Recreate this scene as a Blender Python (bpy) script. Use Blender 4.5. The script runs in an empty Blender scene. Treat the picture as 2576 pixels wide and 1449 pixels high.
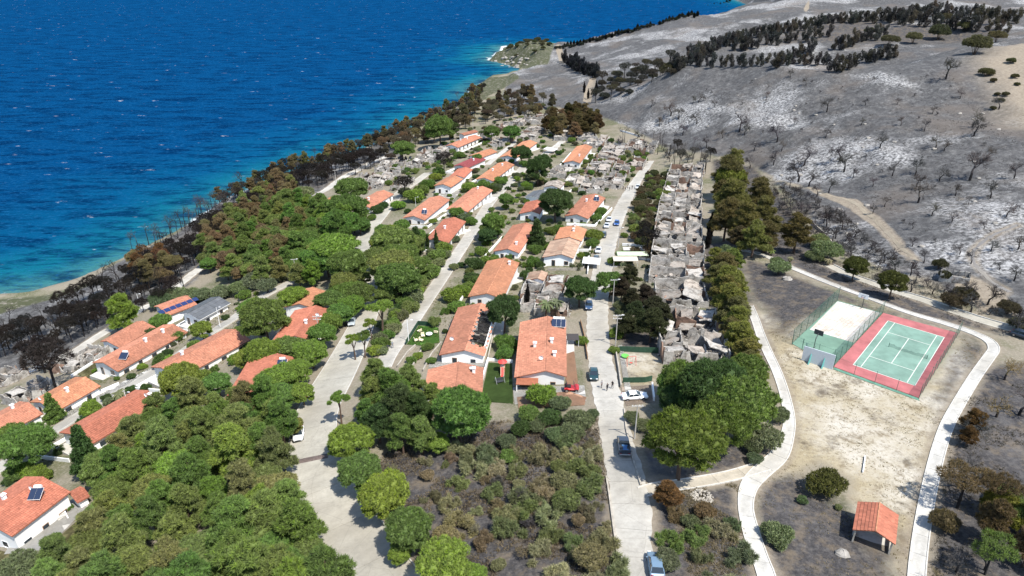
import bpy, math, random
import numpy as np
from mathutils import Vector, Matrix
R = random.Random(7); NR = np.random.RandomState(7)
S = bpy.context.scene; COL = S.collection
# ------------------------------------------------------------------ camera, world, sun
FX, CX, CY = 1717.0, 1288.0, 724.5            # photo pixels (2576 wide frame)
PITCH = math.radians(26.0); HC = 112.0
SP, CP = math.sin(PITCH), math.cos(PITCH)
cam = bpy.data.cameras.new('camera'); co = bpy.data.objects.new('camera', cam); COL.objects.link(co)
co.location = (0, 0, HC); co.rotation_euler = (math.pi/2-PITCH, 0, 0)
cam.sensor_width = 36; cam.lens = 36*FX/2576; cam.clip_start = 1; cam.clip_end = 20000
S.camera = co
S.render.resolution_x = 1024; S.render.resolution_y = 576
SUN_EL = math.radians(59); SH = Vector((-0.68, 0.733))       # direction in which shadows fall
W = bpy.data.worlds.new('World'); S.world = W; W.use_nodes = True
nt = W.node_tree; sky = nt.nodes.new('ShaderNodeTexSky'); sky.sky_type = 'NISHITA'; sky.sun_disc = False
sky.sun_elevation = SUN_EL; sky.sun_rotation = math.atan2(-SH.x, -SH.y); sky.air_density = 1.0; sky.dust_density = 0.6
nt.links.new(sky.outputs[0], nt.nodes['Background'].inputs[0]); nt.nodes['Background'].inputs[1].default_value = 0.145
sd = bpy.data.lights.new('sun', 'SUN'); sd.energy = 4.6; sd.angle = math.radians(0.53); sd.color = (1, .955, .88)
so = bpy.data.objects.new('sun', sd); COL.objects.link(so)
dv = Vector((SH.x*math.cos(SUN_EL), SH.y*math.cos(SUN_EL), -math.sin(SUN_EL)))
so.rotation_euler = dv.to_track_quat('-Z', 'Y').to_euler(); so.location = (0, 0, 300)
S.view_settings.view_transform = 'Standard'; S.view_settings.look = 'None'; S.view_settings.exposure = 0.76; S.view_settings.gamma = 1
S.render.engine = 'CYCLES'; S.cycles.max_bounces = 6; S.cycles.transparent_max_bounces = 12
# ------------------------------------------------------------------ pixel helpers
def ray(px, py):
    a = (px-CX)/FX; b = (py-CY)/FX
    return np.array([a, CP-b*SP, -SP-b*CP])   # depth-1 vector
def atz(px, py, z):
    d = ray(px, py); t = (z-HC)/d[2]; return np.array([d[0]*t, d[1]*t, z])
def atd(px, py, dep):
    d = ray(px, py); return np.array([d[0]*dep, d[1]*dep, HC+d[2]*dep])
# ------------------------------------------------------------------ terrain heights
cps = []
def Z(z, *pts):
    for p in pts: cps.append(atz(p[0], p[1], z))
def ZL(*pts):
    for p in pts: cps.append(atz(*p))
def ZD(*pts):
    for p in pts: cps.append(atd(*p))
Z(40.2, (2097,921),(2410,838),(2310,1000),(2222,787),(2000,865),(2105,757),(2200,890))
ZL((2200,1300,41.5),(2300,1449,42.5),(2550,1300,42),(2576,1000,41),(2500,860,40.5),(1900,640,37),(1950,930,40),(1980,1100,41),(1890,1340,43),(1920,1449,44))
ZL((1600,1449,45.5),(1585,1200,43.5),(1567,1123,42.3),(1540,1030,40.3),(1515,950,38),(1505,850,36.2),(1505,760,34.6),(1520,650,31.5),(1550,564,27.5),(1600,470,23),(1640,400,20))
ZL((930,1449,41),(850,1300,39),(795,1160,37),(780,1050,35.5),(850,930,33),(890,850,31),(935,760,28.5),(930,680,26),(915,605,23),(985,510,19.5),(1075,435,16))
ZL((975,890,33.5),(1060,770,30),(1150,640,26.5),(1230,510,22),(1310,430,19))
ZL((770,690,22),(657,749,22),(507,853,21.5),(340,960,21),(150,1070,21.5),(0,1170,23))
ZL((60,930,9),(172,892,9),(275,829,9),(390,762,9),(640,540,9),(800,490,10),(900,420,9))
ZL((0,1449,30),(400,1449,35),(700,1449,38),(20,1330,26),(-300,1449,24))
ZL((1250,960,36.5),(1160,890,35),(1300,1200,40.5),(1100,1300,40),(1750,1100,41.2),(1340,700,31),(1400,540,26))
ZL((1720,850,37),(1700,700,33.5),(1720,550,28),(1740,430,23.5),(1880,600,33),(1850,450,26))
ZL((1340,300,14),(1450,390,19.5),(1200,340,12),(1060,370,8),(1500,340,19))
ZL((1950,455,30),(2000,560,33.5),(2100,640,36.5),(2200,690,38),(2350,760,39.5),(2576,830,41),(2150,600,36),(2104,496,37),(2200,550,38.5),(2277,630,40))
ZL((1700,330,26),(1560,280,20),(1800,400,27),(1900,300,38),(2200,300,47),(2450,300,52),(2450,410,47),(2200,420,42),(2000,420,35),(2576,550,46),(2400,560,43.5),(2576,700,43))
CREST = [(1690,172,440),(1760,167,425),(1850,170,405),(1950,173,380),(2080,163,362),(2217,153,350),(2350,133,350),(2480,118,355),(2620,108,360)]
ZD(*CREST)
for x, y, d in CREST:                                   # dip behind the crest
    p = atd(x, y, d); q = atd(x, y, d+55); cps.append(np.array([q[0], q[1], p[2]-22]))
    q = atd(x, y, d+25); cps.append(np.array([q[0], q[1], p[2]-10]))
ZD((1750,140,600),(1900,120,600),(2000,100,600),(2300,70,590),(2550,60,580),(2000,20,780),(2500,20,750),(1560,180,560),(1650,150,600),(1500,215,520),(1580,215,500),(1640,190,500))
RIDGE = [(1400,115,830),(1450,106,830),(1500,95,830),(1600,68,810),(1700,40,810),(1830,4,900),(1900,-20,960)]
ZD(*RIDGE)
for x, y, d in RIDGE:
    q = atd(x, y, d+90); cps.append(np.array([q[0], q[1], -4]))
ZD((1550,110,740),(1650,80,740),(1750,60,760),(1420,130,770))
ZL((1420,170,13),(1330,230,9),(1400,215,14),(1470,230,18),(1460,180,17),(1340,135,17),(1335,92,28),(1370,97,25),(1300,104,22),(1285,125,12))
for p in [(0,0,50),(-200,0,33),(220,0,47),(330,120,47),(480,300,72),(620,560,66),(800,800,78),(500,1100,80),(1500,300,110),(1500,1500,130),(600,2200,40),(-300,-50,18)]:
    cps.append(np.array(p, float))
P = np.array(cps); A = P[:, :2]/100.0
def kern(r): return r
def tps_fit(A, z, reg=0.02):
    n = len(A); K = kern(np.linalg.norm(A[:, None]-A[None], axis=2)) - reg*np.eye(n)
    Q = np.hstack([np.ones((n, 1)), A]); M = np.block([[K, Q], [Q.T, np.zeros((3, 3))]])
    return np.linalg.solve(M, np.concatenate([z, np.zeros(3)]))
TW = tps_fit(A, P[:, 2])
def tps(xy):
    xy = xy/100.0; out = np.zeros(len(xy))
    for i in range(0, len(xy), 20000):
        c = xy[i:i+20000]; K = kern(np.linalg.norm(c[:, None]-A[None], axis=2))
        out[i:i+20000] = K@TW[:-3]+TW[-3]+c@TW[-2:]
    return out
def graded(a, b, lo, hi, s0, g):                       # dense between lo and hi, growing outside
    m = list(np.arange(lo, hi+.01, s0)); s = s0
    while m[-1] < b: s *= g; m.append(m[-1]+s)
    s = s0
    while m[0] > a: s *= g; m.insert(0, m[0]-s)
    return np.array(m)
GX = graded(-700, 1500, -190, 230, 2.2, 1.035); GY = graded(-40, 2400, 55, 300, 2.2, 1.022)
XX, YY = np.meshgrid(GX, GY)
ZZ = tps(np.stack([XX.ravel(), YY.ravel()], 1)).reshape(XX.shape)
for _ in range(5):                                      # smooth
    Zp = np.pad(ZZ, 1, mode='edge'); ZZ = (Zp[1:-1,1:-1]*2+Zp[:-2,1:-1]+Zp[2:,1:-1]+Zp[1:-1,:-2]+Zp[1:-1,2:])/6
def in_poly(xy, poly):
    x, y = xy[:, 0], xy[:, 1]; ins = np.zeros(len(xy), bool); n = len(poly)
    for i in range(n):
        x1, y1 = poly[i]; x2, y2 = poly[(i+1) % n]
        if y1 == y2: continue
        c = ((y1 > y) != (y2 > y)) & (x < (x2-x1)*(y-y1)/(y2-y1)+x1); ins ^= c
    return ins
def seg_dist(xy, line):
    d = np.full(len(xy), 1e9)
    for (x1, y1), (x2, y2) in zip(line[:-1], line[1:]):
        v = np.array([x2-x1, y2-y1]); w = xy-np.array([x1, y1]); t = np.clip((w@v)/(v@v+1e-9), 0, 1)
        d = np.minimum(d, np.linalg.norm(w-t[:, None]*v, axis=1))
    return d
coast_px = [(-500,940),(-150,800),(0,752),(100,745),(185,722),(260,690),(340,650),(450,595),(560,515),(680,460),(800,420),(900,390),(1000,345),(1100,300),(1165,265),(1178,245),(1192,226),(1225,206),(1283,200),(1300,186),(1322,172),(1296,168),(1275,160),(1232,151),(1245,139),(1262,127)]
COAST = [tuple(atz(x, y, 0)[:2]) for x, y in coast_px]
COAST = [(-260,-60)]+COAST[1:]
cx0, cy0 = COAST[-1]
COAST += [(cx0+2, cy0+45),(cx0+45, cy0+75),(cx0+95, cy0+45),(cx0+150, cy0+30),(cx0+210,cy0+25),(330, 960),(430,1080),(520,1300),(700,2600)]
SEA = COAST+[(-9000, 2600), (-9000, -3000), (-260, -3000)]
GP = np.stack([XX.ravel(), YY.ravel()], 1)
insea = in_poly(GP, SEA).reshape(XX.shape); cd = seg_dist(GP, COAST).reshape(XX.shape)
ZZ = np.where(insea, np.maximum(-0.12*cd, -12)-.05, np.maximum(np.minimum(ZZ, .35+cd*1.1), 0.035*cd+.02))
def px2w(poly, h=0):
    return [tuple(gnd(x, y, h)[:2]) for x, y in poly]
def hz(x, y):
    i = min(max(np.searchsorted(GX, x)-1, 0), len(GX)-2); j = min(max(np.searchsorted(GY, y)-1, 0), len(GY)-2)
    u = (x-GX[i])/(GX[i+1]-GX[i]); v = (y-GY[j])/(GY[j+1]-GY[j])
    return float((ZZ[j,i]*(1-u)+ZZ[j,i+1]*u)*(1-v)+(ZZ[j+1,i]*(1-u)+ZZ[j+1,i+1]*u)*v)
def gnd(px, py, h=0.0):                                 # first hit of the pixel's ray with the ground raised by h
    d = ray(px, py); t = 40.0; prev = t
    while t < 2600:
        if HC+d[2]*t < hz(d[0]*t, d[1]*t)+h:
            lo, hi = prev, t
            for _ in range(14):
                m = (lo+hi)/2
                if HC+d[2]*m < hz(d[0]*m, d[1]*m)+h: hi = m
                else: lo = m
            return np.array([d[0]*hi, d[1]*hi, hz(d[0]*hi, d[1]*hi)])
        prev = t; t += 1.5+t*.006
    t = min(t, (0-HC)/d[2] if d[2] < 0 else t); return np.array([d[0]*t, d[1]*t, hz(d[0]*t, d[1]*t)])
def depth(p): return p[1]*CP+(HC-p[2])*SP
def scale_at(p): return FX/depth(p)                     # photo pixels per metre
# flatten the sports courts
ctr = [tuple(atz(x, y, 40.2)[:2]) for x, y in [(1985,868),(2105,752),(2420,836),(2312,1006)]]
m = in_poly(GP, ctr).reshape(XX.shape); dc = seg_dist(GP, ctr+[ctr[0]]).reshape(XX.shape)
wgt = np.where(m, 1, np.clip(1-dc/7, 0, 1)); ZZ = ZZ*(1-wgt)+40.2*wgt
# ------------------------------------------------------------------ objects
def obj(name, me, parent=None, loc=None, mats=None):
    o = bpy.data.objects.new(name, me); COL.objects.link(o)
    if parent is not None: o.parent = parent
    if loc is not None: o.location = loc
    return o
def tag(o, label, cat, group=None):
    o['label'] = label; o['category'] = cat
    if group: o['group'] = group
    return o
def thing(name, label, cat, loc=(0,0,0), rz=0.0, group=None):
    o = obj(name, None, None, loc); o.rotation_euler = (0, 0, rz); o.empty_display_size = .2
    return tag(o, label, cat, group)
class MB:
    def __init__(s): s.v = []; s.f = []; s.t = []; s.m = []
    def add(s, vs, fs, tint=1.0, mi=0):
        k = len(s.v); s.v += [tuple(map(float, v)) for v in vs]; s.t += [tint]*len(vs)
        s.f += [tuple(i+k for i in f) for f in fs]; s.m += [mi]*len(fs); return s
    def box(s, a, b, M=None, tint=1.0, mi=0):
        (x0,y0,z0),(x1,y1,z1) = a, b
        vs = [(x0,y0,z0),(x1,y0,z0),(x1,y1,z0),(x0,y1,z0),(x0,y0,z1),(x1,y0,z1),(x1,y1,z1),(x0,y1,z1)]
        if M is not None: vs = [tuple(M@Vector(v)) for v in vs]
        return s.add(vs, [(3,2,1,0),(4,5,6,7),(0,1,5,4),(1,2,6,5),(2,3,7,6),(3,0,4,7)], tint, mi)
    def tube(s, p, q, r0, r1, n=6, tint=1.0, cap=True, mi=0):
        p = Vector(p); q = Vector(q); d = (q-p)
        if d.length < 1e-6: return s
        d.normalize(); a = d.orthogonal().normalized(); b = d.cross(a); vs = []
        for c, r in ((p, r0), (q, r1)):
            for i in range(n):
                t = 2*math.pi*i/n; vs.append(tuple(c+a*(r*math.cos(t))+b*(r*math.sin(t))))
        fs = [(i, (i+1) % n, n+(i+1) % n, n+i) for i in range(n)]
        if cap: fs += [tuple(range(n-1, -1, -1)), tuple(range(n, 2*n))]
        return s.add(vs, fs, tint, mi)
    def loft(s, rings, cap=True, tint=1.0, mi=0):
        n = len(rings[0]); vs = [v for r in rings for v in r]; fs = []
        for k in range(len(rings)-1):
            for i in range(n): fs.append((k*n+i, k*n+(i+1) % n, (k+1)*n+(i+1) % n, (k+1)*n+i))
        if cap: fs += [tuple(range(n-1, -1, -1)), tuple((len(rings)-1)*n+i for i in range(n))]
        return s.add(vs, fs, tint, mi)
    def prism(s, poly, z0, z1, tint=1.0, mi=0):
        n = len(poly); z0 = z0 if hasattr(z0, '__len__') else [z0]*n; z1 = z1 if hasattr(z1, '__len__') else [z1]*n
        return s.loft([[(p[0], p[1], z) for p, z in zip(poly, z0)], [(p[0], p[1], z) for p, z in zip(poly, z1)]], True, tint, mi)
    def mesh(s, name, mats, smooth=False):
        me = bpy.data.meshes.new(name); me.from_pydata(s.v, [], s.f)
        a = me.attributes.new('tint', 'FLOAT', 'POINT'); a.data.foreach_set('value', s.t)
        for mt in (mats if isinstance(mats, (list, tuple)) else [mats]): me.materials.append(mt)
        if any(s.m): me.polygons.foreach_set('material_index', s.m)
        if smooth: me.polygons.foreach_set('use_smooth', [True]*len(s.f))
        me.update(); return me
    def build(s, name, mats, parent=None, loc=None, smooth=False):
        return obj(name, s.mesh(name, mats, smooth), parent, loc)
def np_mesh(name, V, F, tint, mat, smooth=False):
    me = bpy.data.meshes.new(name); k = F.shape[1]
    me.vertices.add(len(V)); me.vertices.foreach_set('co', V.astype(np.float32).ravel())
    me.loops.add(F.size); me.loops.foreach_set('vertex_index', F.astype(np.int32).ravel())
    me.polygons.add(len(F)); me.polygons.foreach_set('loop_start', np.arange(0, F.size, k, dtype=np.int32))
    me.polygons.foreach_set('loop_total', np.full(len(F), k, dtype=np.int32))
    if tint is not None:
        a = me.attributes.new('tint', 'FLOAT', 'POINT'); a.data.foreach_set('value', tint.astype(np.float32))
    me.polygons.foreach_set('use_smooth', np.full(len(F), smooth, bool))
    me.materials.append(mat); me.update(calc_edges=True); return me
# ------------------------------------------------------------------ materials
class NT:
    def __init__(s, name):
        s.m = bpy.data.materials.new(name); s.m.use_nodes = True; s.t = s.m.node_tree; s.b = s.t.nodes['Principled BSDF']
    def n(s, typ, **kw):
        nd = s.t.nodes.new('ShaderNode'+typ)
        for k, v in kw.items(): setattr(nd, k, v)
        return nd
    def l(s, a, b): s.t.links.new(a, b)
    def coord(s, kind='Position'):
        if kind == 'Position': return s.n('NewGeometry').outputs['Position']
        return s.n('TexCoord').outputs['Object']
    def noise(s, scale, detail=4, rough=.6, vec=None, dist=0.0):
        nd = s.n('TexNoise'); nd.inputs['Scale'].default_value = scale; nd.inputs['Detail'].default_value = detail
        nd.inputs['Roughness'].default_value = rough; nd.inputs['Distortion'].default_value = dist
        s.l(vec if vec is not None else s.coord(), nd.inputs['Vector']); return nd.outputs['Fac']
    def mapping(s, vec, scale=(1,1,1), rot=(0,0,0)):
        nd = s.n('Mapping'); nd.inputs['Scale'].default_value = scale; nd.inputs['Rotation'].default_value = rot
        s.l(vec, nd.inputs['Vector']); return nd.outputs[0]
    def ramp(s, fac, stops, interp='LINEAR'):
        nd = s.n('ValToRGB'); r = nd.color_ramp; r.interpolation = interp
        while len(r.elements) < len(stops): r.elements.new(.5)
        for e, (p, c) in zip(r.elements, stops):
            e.position = p; e.color = (c, c, c, 1) if not hasattr(c, '__len__') else (*c, 1)
        s.l(fac, nd.inputs[0]); return nd.outputs[0]
    def mix(s, fac, a, b, mode='MIX'):
        nd = s.n('MixRGB', blend_type=mode)
        for k, v in ((0, fac), (1, a), (2, b)):
            if hasattr(v, 'links') or hasattr(v, 'is_linked'): s.l(v, nd.inputs[k])
            elif k == 0: nd.inputs[0].default_value = v
            else: nd.inputs[k].default_value = (*v, 1) if hasattr(v, '__len__') else (v, v, v, 1)
        return nd.outputs[0]
    def math(s, op, a, b=0.0, clamp=False):
        nd = s.n('Math', operation=op); nd.use_clamp = clamp
        for k, v in ((0, a), (1, b)):
            if hasattr(v, 'is_linked'): s.l(v, nd.inputs[k])
            else: nd.inputs[k].default_value = v
        return nd.outputs[0]
    def attr(s, name, out='Fac'):
        return s.n('Attribute', attribute_name=name).outputs[out]
    def bump(s, h, strength=.3, dist=.05):
        nd = s.n('Bump'); nd.inputs['Strength'].default_value = strength; nd.inputs['Distance'].default_value = dist
        s.l(h, nd.inputs['Height']); s.l(nd.outputs[0], s.b.inputs['Normal'])
    def done(s, col, rough=.8, spec=.3, metal=0.0):
        if hasattr(col, 'is_linked'): s.l(col, s.b.inputs['Base Color'])
        else: s.b.inputs['Base Color'].default_value = (*col, 1)
        s.b.inputs['Roughness'].default_value = rough; s.b.inputs['Specular IOR Level'].default_value = spec; s.b.inputs['Metallic'].default_value = metal
        return s.m
def M_plain(name, col, var=.25, scale=1.5, rough=.8, spec=.3, metal=0.0, bump=0.0):
    n = NT(name); f = n.noise(scale, 5, .65); c = n.ramp(f, [(.3, tuple(x*(1-var) for x in col)), (.7, tuple(min(x*(1+var*.5), .95) for x in col))])
    if bump: n.bump(f, bump, .05)
    return n.done(c, rough, spec, metal)
def M_tint(name, col, var=.2, scale=.6, rough=.8, spec=.25, dirt=None, dirtamt=.4):  # tint attribute + noise + per-object variation
    n = NT(name); f = n.noise(scale, 5, .65); base = n.ramp(f, [(.3, tuple(x*(1-var) for x in col)), (.7, tuple(x*(1+var*.4) for x in col))])
    if dirt is not None:
        f2 = n.ramp(n.noise(scale*.6, 6, .7), [(.5, 0.0), (.7, dirtamt)]); base = n.mix(f2, base, dirt)
    t = n.attr('tint'); rnd = n.n('ObjectInfo').outputs['Random']; rv = n.math('ADD', n.math('MULTIPLY', rnd, .36), .82)
    return n.done(n.mix(1.0, n.mix(1.0, base, t, 'MULTIPLY'), rv, 'MULTIPLY'), rough, spec)
def M_leaf(name='leaf', spec=.15):
    n = NT(name); oi = n.n('ObjectInfo'); t = n.attr('tint')
    hs = n.n('HueSaturation'); hs.inputs['Fac'].default_value = 1; n.l(oi.outputs['Color'], hs.inputs['Color'])
    n.l(n.math('ADD', n.math('MULTIPLY', oi.outputs['Random'], .03), .480), hs.inputs['Hue'])
    n.l(n.math('ADD', n.math('MULTIPLY', t, .25), .75), hs.inputs['Saturation']); n.l(t, hs.inputs['Value'])
    f = n.ramp(n.noise(1.3, 3, .6), [(.3, .7), (.7, 1.2)])
    n.done(n.mix(1.0, hs.outputs[0], f, 'MULTIPLY'), .7, spec)
    tr = n.n('BsdfTranslucent'); n.l(n.mix(1.0, hs.outputs[0], (.9, 1.0, .4), 'MULTIPLY'), tr.inputs[0])
    ms = n.n('MixShader'); ms.inputs[0].default_value = .36; n.l(n.b.outputs[0], ms.inputs[1]); n.l(tr.outputs[0], ms.inputs[2])
    n.l(ms.outputs[0], n.t.nodes['Material Output'].inputs[0]); return n.m
LEAF = M_leaf()
def M_objcol(name, rough=.8, var=.3):
    n = NT(name); oi = n.n('ObjectInfo'); f = n.ramp(n.noise(1.1, 4, .6), [(.3, 1-var), (.7, 1+var*.4)])
    return n.done(n.mix(1.0, n.mix(1.0, oi.outputs['Color'], f, 'MULTIPLY'), n.attr('tint'), 'MULTIPLY'), rough, .2)
BARK = M_objcol('bark', .9)
PLASTER = M_tint('white_plaster', (.84,.84,.82), .06, .5, .85, .2, (.5,.47,.42), .14)
TILE = M_tint('terracotta_tile', (.37,.162,.102), .22, .35, .8, .25, (.22,.11,.07), .5)
TILE2 = M_tint('red_tile', (.335,.122,.076), .2, .35, .8, .25, (.19,.07,.045), .5)
TILE3 = M_tint('pale_orange_tile', (.40,.18,.10), .2, .35, .8, .25, (.27,.14,.085), .5)
TILE4 = M_tint('maroon_tile', (.22,.05,.052), .2, .35, .7, .3, (.2,.06,.06), .4)
SHEET = M_tint('grey_sheet_roof', (.085,.09,.095), .2, .8, .55, .4)
BSHEET = M_tint('brown_felt_roof', (.33,.225,.16), .2, .5, .85, .2, (.22,.10,.06), .5)
TRIM = M_plain('roof_trim', (.30,.11,.06), .3, 2)
WHITE = M_plain('white_paint', (.8,.8,.79), .06, 2, .5, .4)
GLASS = NT('window_glass').done((.02,.03,.04), .08, .6)
FRAME = M_plain('frame_paint', (.30,.17,.09), .3, 3, .6)
DARKMETAL = M_plain('dark_metal', (.04,.045,.05), .3, 3, .5, .5)
GALV = M_plain('galvanised_metal', (.45,.46,.47), .2, 3, .45, .5, .4)
SOLAR = NT('solar_glass').done((.02,.03,.06), .12, .7)
def M_concrete(name, col, crack=.35, sc=1.0):
    n = NT(name); a = n.noise(.18*sc, 6, .7); b = n.noise(2.2*sc, 6, .7); st = n.noise(.05*sc, 3, .5)
    c = n.ramp(a, [(.3, tuple(x*.78 for x in col)), (.55, col), (.75, tuple(min(x*1.1, .9) for x in col))])
    c = n.mix(n.ramp(b, [(.35, .35), (.6, 0.0)]), c, tuple(x*.6 for x in col)); c = n.mix(n.ramp(st, [(.45, 0.0), (.7, .5)]), c, (.30,.265,.205)); c = n.mix(n.ramp(n.noise(.35*sc, 5, .7), [(.56, 0.0), (.72, .45)]), c, tuple(x*.5 for x in col))
    w = n.n('TexVoronoi', feature='DISTANCE_TO_EDGE'); w.inputs['Scale'].default_value = .22*sc
    wv = n.mix(.25, n.coord(), n.n('TexNoise').outputs['Color']); n.l(n.coord(), w.inputs['Vector'])
    cr = n.ramp(w.outputs['Distance'], [(0.0, crack), (.012, 0.0)]); c = n.mix(cr, c, tuple(x*.35 for x in col))
    c = n.mix(1.0, c, n.attr('tint'), 'MULTIPLY'); n.bump(b, .25, .02); return n.done(c, .9, .2)
CONC = M_concrete('road_concrete', (.42,.40,.355)); PATHM = M_concrete('path_concrete', (.50,.485,.445), .25, 1.6); KERB = M_plain('kerb_concrete', (.52,.50,.455), .25, 1.2)
ROADM = M_concrete('worn_road', (.40,.38,.325), .3); PATIO = M_concrete('patio_paving', (.52,.505,.465), .2, 2); STONEW = M_plain('garden_wall', (.38,.345,.29), .35, 1.2, .9, .2, 0, .4)
ORANGEP = M_concrete('terracotta_paving', (.42,.25,.16), .15, 2)
SOOT = None
def M_ruin(name, col):
    n = NT(name); a = n.noise(.55, 6, .75); b = n.noise(2.6, 5, .7)
    c = n.ramp(b, [(.3, tuple(x*.65 for x in col)), (.7, tuple(min(x*1.12, .88) for x in col))])
    c = n.mix(n.ramp(a, [(.46, 0.0), (.66, .9)]), c, (.04,.033,.028)); c = n.mix(n.ramp(n.noise(.9, 3), [(.55, 0.0), (.75, .35)]), c, (.30,.18,.12))
    n.bump(b, .5, .06); return n.done(n.mix(1.0, c, n.attr('tint'), 'MULTIPLY'), .92, .15)
RUIN_W = M_ruin('scorched_plaster', (.46,.435,.395)); RUIN_S = M_ruin('fallen_slab', (.37,.33,.285)); RUIN_B = M_ruin('broken_brick', (.27,.175,.13)); CHAR = M_plain('charred_timber', (.02,.018,.017), .4, 4)
# ------------------------------------------------------------------ ground
burn = [  # (polygon in photo pixels, which mask)
 ('ash', [(1240,300),(1280,190),(1330,165),(1400,110),(1500,90),(1830,-5),(2700,-30),(2700,460),(2700,800),(2500,800),(2330,700),(2250,690),(2140,640),(2020,540),(1940,440),(1860,400),(1700,380),(1600,330),(1480,290),(1400,270)]),
 ('ash', [(-200,830),(0,775),(200,722),(260,680),(340,640),(450,585),(560,505),(680,450),(800,410),(920,380),(1000,340),(1040,380),(930,420),(840,470),(700,540),(560,640),(480,720),(390,755),(300,810),(200,880),(60,930),(-200,980)]),
 ('black', [(1870,650),(1950,675),(2100,735),(2200,775),(2330,805),(2430,840),(2490,880),(2440,940),(2440,870),(2410,836),(2220,786),(2105,750),(2060,790),(1990,790),(1900,760),(1880,700)]),
 ('black', [(1000,1120),(1240,1060),(1510,1090),(1550,1300),(1590,1449),(1590,1700),(1050,1700),(980,1380),(900,1220)]),
 ('black', [(1600,1060),(1960,1130),(1880,1200),(1640,1225)]),
 ('black', [(1640,1240),(1860,1215),(1870,1300),(1910,1449),(1920,1700),(1660,1700)]),
 ('black', [(1910,1210),(2010,1190),(2060,1260),(2170,1300),(2180,1380),(2240,1449),(2240,1700),(1960,1700),(1900,1300)]),
 ('black', [(2480,920),(2700,900),(2700,1700),(2330,1700),(2350,1250),(2400,1080)]),
 ('black', [(1760,620),(1860,600),(1860,640),(1890,780),(1950,930),(1830,900),(1780,760)]),
 ('black', [(1790,400),(1900,420),(2000,540),(2130,690),(2260,740),(2480,800),(2576,830),(2576,850),(2300,790),(2150,740),(1960,655),(1840,620)]),
 ('black', [(1560,800),(1670,780),(1670,890),(1560,880)]),
 ('straw', [(1895,780),(1990,800),(2060,795),(2100,750),(2000,870),(2090,925),(2310,1004),(2420,850),(2440,900),(2450,930),(2380,1050),(2345,1150),(2320,1300),(2290,1449),(2200,1430),(2270,1340),(2150,1320),(2140,1200),(2060,1160),(2000,1190),(1930,1200),(1990,1100),(1990,1030),(1960,930)]),
 ('straw', [(1560,880),(1660,895),(1650,975),(1565,965)]),
 ('black', [(2250,470),(2400,440),(2576,470),(2576,640),(2420,600),(2320,560)], 25, .6),
 ('black', [(2050,30),(2300,60),(2576,30),(2576,110),(2300,120),(2000,120),(1800,150)], 25, .58),
 ('black', [(1900,250),(2100,220),(2300,230),(2250,280),(2000,300)], 25, .5),
 ('rock', [(1225,155),(1285,90),(1340,85),(1395,110),(1380,160),(1320,175),(1260,165)]),
 ('rock', [(1160,275),(1190,215),(1290,190),(1310,200),(1230,240),(1200,265)]),
 ('black', [(1890,730),(2050,770),(2080,790),(1990,865),(1975,910),(1930,870)], 8, .78),
 ('black', [(2412,838),(2490,878),(2440,950),(2385,1040),(2350,1130),(2335,1000),(2318,1008)], 7, .8),
 ('black', [(2120,1290),(2160,1330),(2270,1340),(2330,1180),(2325,1290),(2300,1460),(2130,1460)], 8, .8),
 ('black', [(2000,1180),(2140,1200),(2150,1310),(2060,1300),(1960,1230)], 8, .75),
 ('rock', [(-200,830),(-100,790),(0,752),(100,745),(185,722),(230,705),(220,720),(150,750),(60,770),(-200,850)]),
 ('dirt', [(1960,462),(2100,490),(2160,500),(2230,560),(2300,640),(2330,670),(2290,660),(2210,580),(2140,522),(2060,490)]),
 ('dirt', [(2420,690),(2530,740),(2560,800),(2480,790),(2400,720)]),
 ('dirt', [(2450,150),(2700,110),(2700,330),(2576,330),(2530,300),(2500,220)], 40),
 ('dirt', [(1396,115),(1412,115),(1424,160),(1408,160)]),
 ('dirt', [(1466,262),(1486,262),(1502,195),(1530,180),(1495,190),(1472,225)]),
 ('dirt', [(2010,-10),(2026,-10),(2032,30),(2024,36)]),
]
masks = {k: np.zeros(XX.shape) for k in ('ash', 'black', 'straw', 'rock', 'dirt')}
near_rows = (YY < 1250) & (np.abs(XX) < 1000)
for kind, poly, *sf in burn:
    pw = px2w(poly); mk = in_poly(GP, pw).reshape(XX.shape); dd = seg_dist(GP, pw+[pw[0]]).reshape(XX.shape)
    soft = sf[0] if sf else (1.6 if kind == 'dirt' else 5.0)
    amp = sf[1] if len(sf) > 1 else 1.0; masks[kind] = np.maximum(masks[kind], amp*np.clip(.5+np.where(mk, dd, -dd)/(2*soft), 0, 1))
far = (YY > 330) & (XX > 260) | (YY > 1000); masks['ash'] = np.where(far, 1, masks['ash'])
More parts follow.
